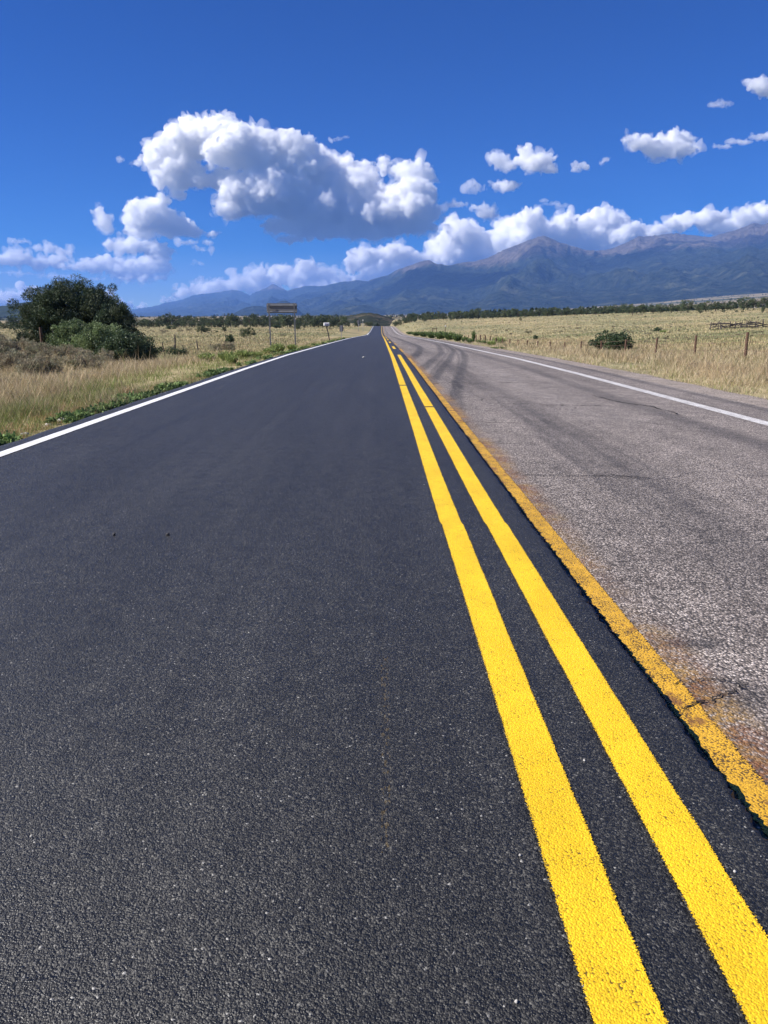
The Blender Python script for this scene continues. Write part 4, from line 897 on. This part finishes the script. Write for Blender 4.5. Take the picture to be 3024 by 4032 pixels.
# low leafy weeds that hug the asphalt edge
def edge_weeds(g):
    Vs, Fs, Cs = [], [], []; o = 0
    for k in range(560):
        Y = 6.3 * (1 - g.uniform() * (1 - (6.3 / 90)**.8))**(-1 / .8)
        if pn2(A([Y * .55]), A([3.7]))[0] < .02 + .25 * g.uniform(-1, 1): continue
        X = -3.5 - abs(g.normal(0, .16)); r = g.uniform(.03, .10) * (1 + Y * .010); z = ground_at(X, Y) + .03
        m = 60; d = unit(g.normal(size=(m, 3))); d[:, 2] = np.abs(d[:, 2]); P = A([X, Y, z]) + d * r * g.uniform(.4, 1, (m, 1))
        c = A(GREEN)[g.integers(3)] * g.uniform(.8, 1.7) * g.uniform(.8, 1.2, (m, 1))
        V, Fq, Cc = leaves(P, d, .03 * (1 + Y * .02), .4, c, g, .9); Vs.append(V); Fs.append(Fq + o); Cs.append(Cc); o += len(V)
    return mesh('edge_weeds', np.concatenate(Vs), np.concatenate(Fs), np.concatenate(Cs))
o = link('edge_weeds', edge_weeds(np.random.default_rng(9)), M_BRUSH); tag(o, 'low dark green weeds hugging the left edge of the asphalt', 'weeds', kind='stuff')
# far woods on the plain and along the mountain foot
def far_woods(g):
    n = 5200; Y = np.exp(g.uniform(np.log(480), np.log(5200), n)); u = g.uniform(-100, 3200, n); X = (u - VPX) / 3092 * Y
    nz = fbm2(X * .0021, Y * .0032, 4)
    k = g.uniform(size=n) < ss(-.05, .45, nz + .12 * (Y > 2600) + .1 * (u > 2300)) + .06; X, Y = X[k], Y[k]; n = len(X); Z = H(X, Y)
    Vs, Fs, Cs = [], [], []; o = 0; m = 26
    h = g.uniform(2.6, 5.5, n) * (1 + .25 * (Y > 2000)); P = np.repeat(np.stack([X, Y, Z], 1), m, 0); hh = np.repeat(h, m)
    d = unit(g.normal(size=(n * m, 3))); P = P + d * np.stack([hh * .5, hh * .5, hh * .48], 1) + np.stack([0 * hh, 0 * hh, hh * .5], 1)
    c = np.repeat(A(DARK)[g.integers(4, size=n)] * g.uniform(.8, 1.2, (n, 1)), m, 0)
    U = unit(d + g.normal(0, .8, d.shape)); Wv = unit(np.cross(U, g.normal(size=U.shape))); s = (hh * .3)[:, None]
    V, Fq = quads(P, U * s, Wv * s * .6); return mesh('far_woods', V, Fq, np.repeat(c, 4, 0))
o = link('far_woods', far_woods(np.random.default_rng(12)), M_NEEDLE); tag(o, 'scattered far woods on the plain at the foot of the mountains', 'woods', kind='stuff')

# ------------------------------------------------------------------ fences
FX = 14.5
def fence_post(root, u, vt, wpx, mt, name='post', Xf=FX, lean=0.0, Y=None, base_drop=.1):
    Y = 3092 * Xf / (u - VPX) if Y is None else Y; top = at(u, vt, Y); zb = ground_at(Xf, Y); w = wpx * Y / 3092
    mb = MB(); hgt = top[2] - zb
    mb.tube([(0, 0, -base_drop), (lean * hgt * .5, 0, hgt * .5), (lean * hgt, 0, hgt * .985), (lean * hgt, 0, hgt)], [w / 2 * 1.05, w / 2, w / 2 * .95, w / 2 * .8], 10)
    return mb.build(name, mt, root, (Xf - root.location.x - lean * hgt, Y - root.location.y, zb - root.location.z)), (Xf, Y, zb, hgt)
def wires(root, rows, fr, mt):
    for q in fr:
        pts = []
        for a, b in zip(rows[:-1], rows[1:]):
            for t in (0, .33, .66): 
                z = (a[2] + a[3] * q) * (1 - t) + (b[2] + b[3] * q) * t - (.025 if t else 0)
                pts.append((a[0] - root.location.x, a[1] * (1 - t) + b[1] * t - root.location.y, z - root.location.z))
        a = rows[-1]; pts.append((a[0] - root.location.x, a[1] - root.location.y, a[2] + a[3] * q - root.location.z))
        MB().tube(pts, .006, 5).build('wire', mt, root)
rf = thing('wire_fence', 'barbed wire fence on brown wooden posts along the right pasture', 'fence', (FX, 30, ground_at(FX, 30)))
rows = []
for u, vt, w in ((1831, 1321, 4), (1846, 1320, 4), (1877, 1319, 4), (1894, 1318, 5), (1913, 1320, 5), (1933, 1322, 4), (1956, 1330, 5), (1982, 1332, 5), (2011, 1334, 5), (2043.6, 1338, 5.5), (2081, 1340, 6), (2122, 1343, 6), (2172, 1345.5, 6), (2229, 1347.5, 6.5), (2295, 1343, 6.5), (2375, 1342, 7), (2472, 1336, 7.5), (2595, 1330, 8), (2749, 1320, 9), (2952, 1307, 11)):
    _, q = fence_post(rf, u, vt, w, M_WOOD, lean=random.uniform(-.03, .03)); rows.append(q)
for Y in (24.9, 19.9): _, q = fence_post(rf, VPX + 3092 * FX / Y, 1266 + (1.06 - .75) * 3187 / Y, 12, M_WOOD, Y=Y); rows.append(q)
wires(rf, rows, (.93, .66, .36), M_RUST)
lf = thing('wire_fence', 'barbed wire fence of thin dark posts across the left field', 'fence', (-15, 33.6, ground_at(-15, 33.6)))
rows = []
for u, vt, w, mt, ln in ((159, 1289, 11, M_WOOD, 0), (207, 1296, 4, M_TPOST, -.12), (634, 1347, 3.5, M_TPOST, -.15), (680, 1358, 3.2, M_TPOST, 0), (686, 1317, 5.5, M_TPOST, .03), (714.6, 1358, 3.5, M_TPOST, -.05), (771, 1341, 4, M_TPOST, -.08), (825, 1353, 4, M_TPOST, -.05), (962, 1371, 3.5, M_WOOD, 0)):
    Y = 3092 * -15 / (u - VPX); _, q = fence_post(lf, u, vt, w, mt, Xf=-15.0, lean=ln, Y=Y, name='post'); rows.append((q[0], q[1], q[2], min(q[3], 1.15)))
wires(lf, rows, (.9, .6, .32), M_RUST)

# ------------------------------------------------------------------ old corral of grey timber in the right pasture
Yc = 112.0
def cpt(x, y, dy=0.0):
    a = at(2740 + x / 5.842, 1170 + y / 5.842, Yc + dy); return A([a[0], Yc + dy, a[2]])
o0 = cpt(350, 720); cor = thing('corral_fence', 'tumbledown corral of dark grey timber posts and rails in the right pasture', 'corral', (float(o0[0]), Yc, ground_at(o0[0], Yc)))
OL = A(list(cor.location))
for x, yt, w, dy in ((352, 575, 22, 0), (420, 555, 12, 3), (530, 545, 14, 0), (575, 570, 20, 3), (797, 565, 22, 0), (920, 563, 26, 0), (1072, 530, 14, 4), (1135, 540, 9, 4), (1178, 525, 18, 0), (1210, 545, 14, 4), (1245, 545, 12, 4), (1380, 540, 18, 1), (1490, 540, 9, 3), (1552, 505, 28, 0), (1030, 620, 26, -.6), (605, 640, 30, -.6), (1420, 630, 24, -.4), (1760, 560, 22, 1), (1960, 540, 22, 0)):
    p = cpt(x, yt, dy); zb = ground_at(p[0], p[1]) - .1; r = w / 5.842 * Yc / 3092 / 2; ln = random.uniform(-.08, .08)
    MB().tube([A([p[0] - ln, p[1], zb]) - OL, A([p[0] - ln * .4, p[1], (zb + p[2]) / 2]) - OL, p - OL], [r * 1.1, r, r * .85], 8).build('post', M_GREYWOOD, cor)
for x0, y0, x1, y1, dy in ((350, 640, 560, 600, .12), (350, 690, 600, 660, .1), (360, 600, 540, 610, .1), (560, 600, 810, 598, .12), (570, 612, 900, 618, -.12), (610, 668, 900, 640, .12), (620, 690, 1010, 690, -.14), (800, 640, 1050, 600, .1), (790, 668, 800, 630, .1), (900, 640, 1190, 640, -.12), (930, 610, 1060, 585, .12), (1000, 625, 1200, 612, .12), (1030, 668, 1300, 690, .14),
                           (1040, 690, 1200, 670, -.12), (1170, 600, 1420, 640, .12), (1180, 640, 1450, 610, -.14), (1190, 570, 1390, 600, .12), (1250, 560, 1400, 585, 2), (1200, 680, 1470, 655, .12), (1300, 700, 1460, 668, -.1), (1400, 610, 1560, 600, .12), (1380, 570, 1530, 610, -.1), (1420, 650, 1570, 660, .12), (1540, 660, 1700, 690, .1), (1550, 625, 1760, 650, .1), (1700, 640, 1960, 620, .1), (430, 700, 540, 560, .25), (640, 700, 560, 620, -.7)):
    a, b = cpt(x0, y0, dy), cpt(x1, y1, dy); m_ = (a + b) / 2 + A([0, 0, random.uniform(-.05, .03)]); r = random.uniform(.045, .085)
    for q in (a, m_, b): q[2] = max(q[2], ground_at(q[0], q[1]) + r)
    MB().tube([a - OL, m_ - OL, b - OL], [r, r * .95, r * .75], 7).build('rail', M_GREYWOOD, cor)

# ------------------------------------------------------------------ signs, mailbox, posts
def on(u, Y):
    X = float(at(u, VPY, Y)[0]); return X, Y, ground_at(X, Y)
Ys = 54.0; Xs, _, zs = on(1108, Ys)
sg = thing('road_sign', 'large rectangular highway sign seen from behind on two steel posts', 'sign', (Xs, Ys, zs))
def loc(u, v, dy=0): a = at(u, v, Ys); return A([a[0] - Xs, dy, a[2] - zs])
a, b = loc(1049, 1194), loc(1170, 1232.5)
def rplate(x0, x1, z0, z1, y, th, r, n=5):
    """sheet with rounded corners standing in the x-z plane"""
    pts = []
    for cx_, cz_, a0 in ((x1 - r, z1 - r, 0), (x0 + r, z1 - r, 90), (x0 + r, z0 + r, 180), (x1 - r, z0 + r, 270)):
        for k in range(n + 1): t = R(a0 + 90 * k / n); pts.append((cx_ + r * math.cos(t), cz_ + r * math.sin(t)))
    N = len(pts); vs = [(x, y - th / 2, z) for x, z in pts] + [(x, y + th / 2, z) for x, z in pts]
    return vs, [tuple(range(N)), tuple(range(2 * N - 1, N - 1, -1))] + [(i, i + N, (i + 1) % N + N, (i + 1) % N) for i in range(N)]
MB().add(*rplate(a[0], b[0], b[2], a[2], 0, .004, .09)).build('panel', M_ALU, sg)
for v0, v1 in ((1198.5, 1203.5), (1225, 1228.5)):
    z1, z0 = loc(1100, v0)[2], loc(1100, v1)[2]
    MB().box(((a[0] + b[0]) / 2, -.03, (z0 + z1) / 2), (b[0] - a[0] - .06, .05, abs(z1 - z0))).build('crossbar', M_STEEL, sg)
for ut, ub in ((1059, 1067), (1158.5, 1164.5)):
    p1, p0 = loc(ut, 1193, -.10), loc(ub, 1350, -.10); p0[2] = ground_at(Xs + p0[0], Ys) - zs - .15
    mb = MB(); d = (p1 - p0)
    for off, sz in (((0, 0), (.075, .012)), ((-.034, -.03), (.012, .06)), ((.034, -.03), (.012, .06))):   # U-channel
        w_, d_ = sz; vs = []
        for q in (p0, p1):
            for sx2, sy2 in ((-1, -1), (1, -1), (1, 1), (-1, 1)): vs.append(q + A([off[0] + sx2 * w_ / 2, off[1] + sy2 * d_ / 2, 0]))
        mb.add(vs, [(0, 1, 2, 3)[::-1], (4, 5, 6, 7)] + [(k, (k + 1) % 4, (k + 1) % 4 + 4, k + 4) for k in range(4)])
    mb.build('post', M_STEEL, sg)
# mailbox on a leaning post
Ym = 66.0; Xm_, _, zm = on(1297, Ym)
mbx = thing('mailbox', 'white mailbox on a leaning dark post at the left verge', 'mailbox', (Xm_, Ym, zm))
tp = at(1285, 1283.5, Ym); tpl = A([tp[0] - Xm_, 0, tp[2] - zm])
MB().tube([(0.02, 0, -.2), tpl * .5 + A([.02, 0, 0]), tpl], [.055, .05, .05], 8).build('post', M_TPOST, mbx)
MB().box(tpl + A([0, 0, .015]), (.40, .24, .03)).build('bracket', M_TPOST, mbx)
mb = MB(); pr = [(-.10, 0), (.10, 0), (.10, .14)] + [(.10 * math.cos(t), .14 + .10 * math.sin(t)) for t in np.linspace(0, math.pi, 9)[1:-1]] + [(-.10, .14)]
n = len(pr); ca, sa = math.cos(.35), math.sin(.35)
def mrot(l, y, z): return A([l * ca - y * sa, l * sa + y * ca, z]) + tpl + A([0, 0, .03])
mb.add([mrot(-.21, y, z) for y, z in pr] + [mrot(.21, y, z) for y, z in pr], [tuple(range(n)), tuple(range(2 * n - 1, n - 1, -1))] + [(i, i + n, (i + 1) % n + n, (i + 1) % n) for i in range(n)])
box_ = mb.build('box', M_WHITEBOX, mbx)
mb = MB(); mb.add([mrot(l, y * 1.05, z * 1.03) for l in (.212, .232) for y, z in pr], [tuple(range(n)), tuple(range(2 * n - 1, n - 1, -1))] + [(i, i + n, (i + 1) % n + n, (i + 1) % n) for i in range(n)]); mb.build('door', M_WHITEBOX, box_)
c_ = mrot(.05, -.115, .10); MB().box(c_, (.10, .012, .035), .35).build('flag', plain('flag_red', (.35, .05, .04)), box_)
# small upright sign back
Yv = 106.0; Xv, _, zv = on(1344, Yv)
s2 = thing('road_sign', 'small upright grey sign panel seen from behind right of the mailbox', 'sign', (Xv, Yv, zv))
pz1 = at(1344, 1281, Yv)[2] - zv; pz0 = at(1344, 1305, Yv)[2] - zv; hw = px_w(14, Yv) / 2
MB().add(*rplate(-hw, hw, pz0, pz1, 0, .005, .04)).build('panel', M_ALU, s2)
MB().box((0, -.04, (pz1 - .3) / 2), (.06, .03, pz1 + .3)).build('post', M_STEEL, s2)
# diamond warning sign with plaques
Yd = 225.0; Xd, _, zd = on(1411, Yd)
s3 = thing('road_sign', 'grey back of a diamond shaped sign with small plaques near the road crest', 'sign', (Xd, Yd, zd))
def dz(v): return at(1411, v, Yd)[2] - zd
cz = dz(1266.5); rr = dz(1259) - cz; vs = []
for y in (-.004, .004):
    for k in range(4):
        t = k * math.pi / 2
        for dlt in (-.12, .12): vs.append((rr * math.cos(t + dlt), y, cz + rr * math.sin(t + dlt)))
MB().add(vs, [tuple(range(8)), tuple(range(15, 7, -1))] + [(i, i + 8, (i + 1) % 8 + 8, (i + 1) % 8) for i in range(8)]).build('panel', M_ALU, s3)
MB().add(*rplate(-.35, .75, dz(1276.5), dz(1273.5), 0, .005, .04)).build('plaque', M_ALU, s3)
MB().add(*rplate(-.08, .22, dz(1282), dz(1277), 0, .005, .04)).build('plaque', M_WHITEBOX, s3)
MB().box((0, -.05, (dz(1259) - .3) / 2), (.08, .05, dz(1259) + .3)).build('post', M_STEEL, s3)
def marker(u, vt, Y, label, capr, mt):
    X, _, z = on(u, Y); h = at(u, vt, Y)[2] - z
    t = thing('marker_post', label, 'post', (X, Y, z))
    MB().tube([(0, 0, -.2), (0, 0, h * .5), (0, 0, h)], [.05, .05, .05], 8).build('pole', mt, t)
    MB().tube([(0, -.05, h + .02), (0, -.03, h + .02), (0, .03, h + .02), (0, .05, h + .02)], [capr * .85, capr, capr, capr * .85], 14).build('cap', M_WHITEBOX, t)
marker(1429, 1261, 235.0, 'thin post with a pale round top right of the diamond sign', .16, M_STEEL)
marker(1754, 1284, 150.0, 'dark post with a white round cap among the right weeds', .12, M_WOOD)
# brace posts by the white capped post
X, Y, z = on(1712, 190.0); t = thing('brace_fence', 'short H shaped wooden fence brace left of the white capped post', 'fence', (X, Y, z))
for dx in (-.45, .45): MB().tube([(dx, 0, -.2), (dx, 0, .7), (dx, 0, 1.35)], [.09, .085, .08], 8).build('post', M_WOOD, t)
MB().tube([(-.6, .0, 1.12), (0, .02, 1.14), (.6, 0, 1.12)], [.07, .07, .06], 8).build('rail', M_WOOD, t)
# white litter and stones on the road
def pebble(name, label, cat, X, Y, z, size, mt, seed, group=None):
    g = np.random.default_rng(seed); v = ICV * (1 + .22 * g.normal(size=(len(ICV), 1))) * A(size) ; v[:, 2] += size[2] * .75
    o = link(name, mesh(name, v, ICF), mt, loc=(X, Y, z)); return tag(o, label, cat, group)
X, Y = hit(1451, 1321, fz); pebble('litter', 'crumpled white litter lying beside the white line in the dip', 'litter', X, Y, float(prof(Y)), (.22, .22, .2), M_WHITEBOX, 1)
X, Y = hit(1432, 1409, fz); pebble('stone', 'tiny pale stone alone in the middle of the fresh lane', 'stone', X, Y, float(prof(Y)), (.035, .035, .025), M_STONE, 2)
for i, (u, v) in enumerate(((450, 2117), (662, 2113))):
    X, Y = hit(u, v, fz); pebble('stone', ['small dark stone on the fresh asphalt, the left of two', 'small dark stone on the fresh asphalt, the right of two'][i], 'stone', X, Y, float(prof(Y)), (.009, .009, .007), M_DARKSTONE, 20 + i)
for i, (u, v) in enumerate(((2045, 3425), (2300, 3010), (2890, 3460), (1600, 1800), (1670, 1915), (2030, 3990))):
    X, Y = hit(u, v, fz); pebble('stone', 'tiny pale stone chip on the dark asphalt', 'stone', X, Y, float(prof(Y)), (.003, .003, .0025), M_STONE, 40 + i, 'pale stone chips on the asphalt')
for i, (u, v, s_) in enumerate(((255, 1663, .05), (300, 1660, .03), (190, 1678, .03), (20, 1745, .035), (95, 1714, .03), (470, 1590, .04), (450, 1602, .03))):
    X, Y = hit(u, v, H); pebble('stone', 'pale rough stone at the crumbling left edge of the asphalt', 'stone', X, Y, ground_at(X, Y) - .01, (s_ * 1.4, s_, s_ * .7), M_STONE, 60 + i, 'stones at the left asphalt edge')
# ------------------------------------------------------------------ far houses
def house(u, v, Y, w, h, label, roofh):
    X, _, z = on(u, Y); t = thing('house', label, 'house', (X, Y, z))
    MB().box((0, 0, h / 2 - .2), (w, w * .6, h + .4)).build('wall', M_WALL, t)
    o_ = .4; a_, b_ = w / 2 + o_, w * .3 + o_
    MB().add([(-a_, -b_, h), (a_, -b_, h), (a_, b_, h), (-a_, b_, h), (-a_, 0, h + roofh), (a_, 0, h + roofh)], [(3, 2, 1, 0), (0, 1, 5, 4), (2, 3, 4, 5), (0, 4, 3), (1, 2, 5)]).build('roof', M_ROOF, t)
    for dx in (-.28, .05, .32): MB().box((dx * w, -w * .3 - .02, h * .55), (w * .12, .06, h * .35)).build('window', M_GLASS, t)
house(672, 1263, 620.0, 5.5, 2.6, 'low pale house with a dark roof among the left trees', .9)
house(2754, 1186, 1500.0, 8, 4, 'tiny pale house in the woods above the right tree line', 1.6)
house(2835, 1184, 1560.0, 9, 4, 'tiny pale house far behind the corral', 1.6)
house(2983, 1200, 420.0, 5, 3, 'pale house wall between the last trees at the right edge', 1.0)

# ------------------------------------------------------------------ haze
mb = MB(); x0, x1, y0, y1, za, zb_ = -18000, 18000, -1500, 24800, -40, 1420
mb.add([(x0, y0, za), (x1, y0, za), (x1, y1, za), (x0, y1, za), (x0, y0, zb_), (x1, y0, zb_), (x1, y1, zb_), (x0, y1, zb_)], [(3, 2, 1, 0), (4, 5, 6, 7), (0, 1, 5, 4), (1, 2, 6, 5), (2, 3, 7, 6), (3, 0, 4, 7)])
hm_ = bpy.data.materials.new('haze_air'); hm_.use_nodes = True; ht = hm_.node_tree; ht.nodes.remove(ht.nodes['Principled BSDF'])
hv_ = ht.nodes.new('ShaderNodeVolumePrincipled'); hv_.inputs['Color'].default_value = (0.21, 0.43, 1.0, 1); hv_.inputs['Density'].default_value = 5.0e-5; hv_.inputs['Anisotropy'].default_value = 0.0
ht.links.new(hv_.outputs[0], ht.nodes['Material Output'].inputs['Volume'])
hz_ = mb.build('haze', hm_); tag(hz_, 'pale blue haze over the distant plain and mountains', 'haze', kind='stuff')
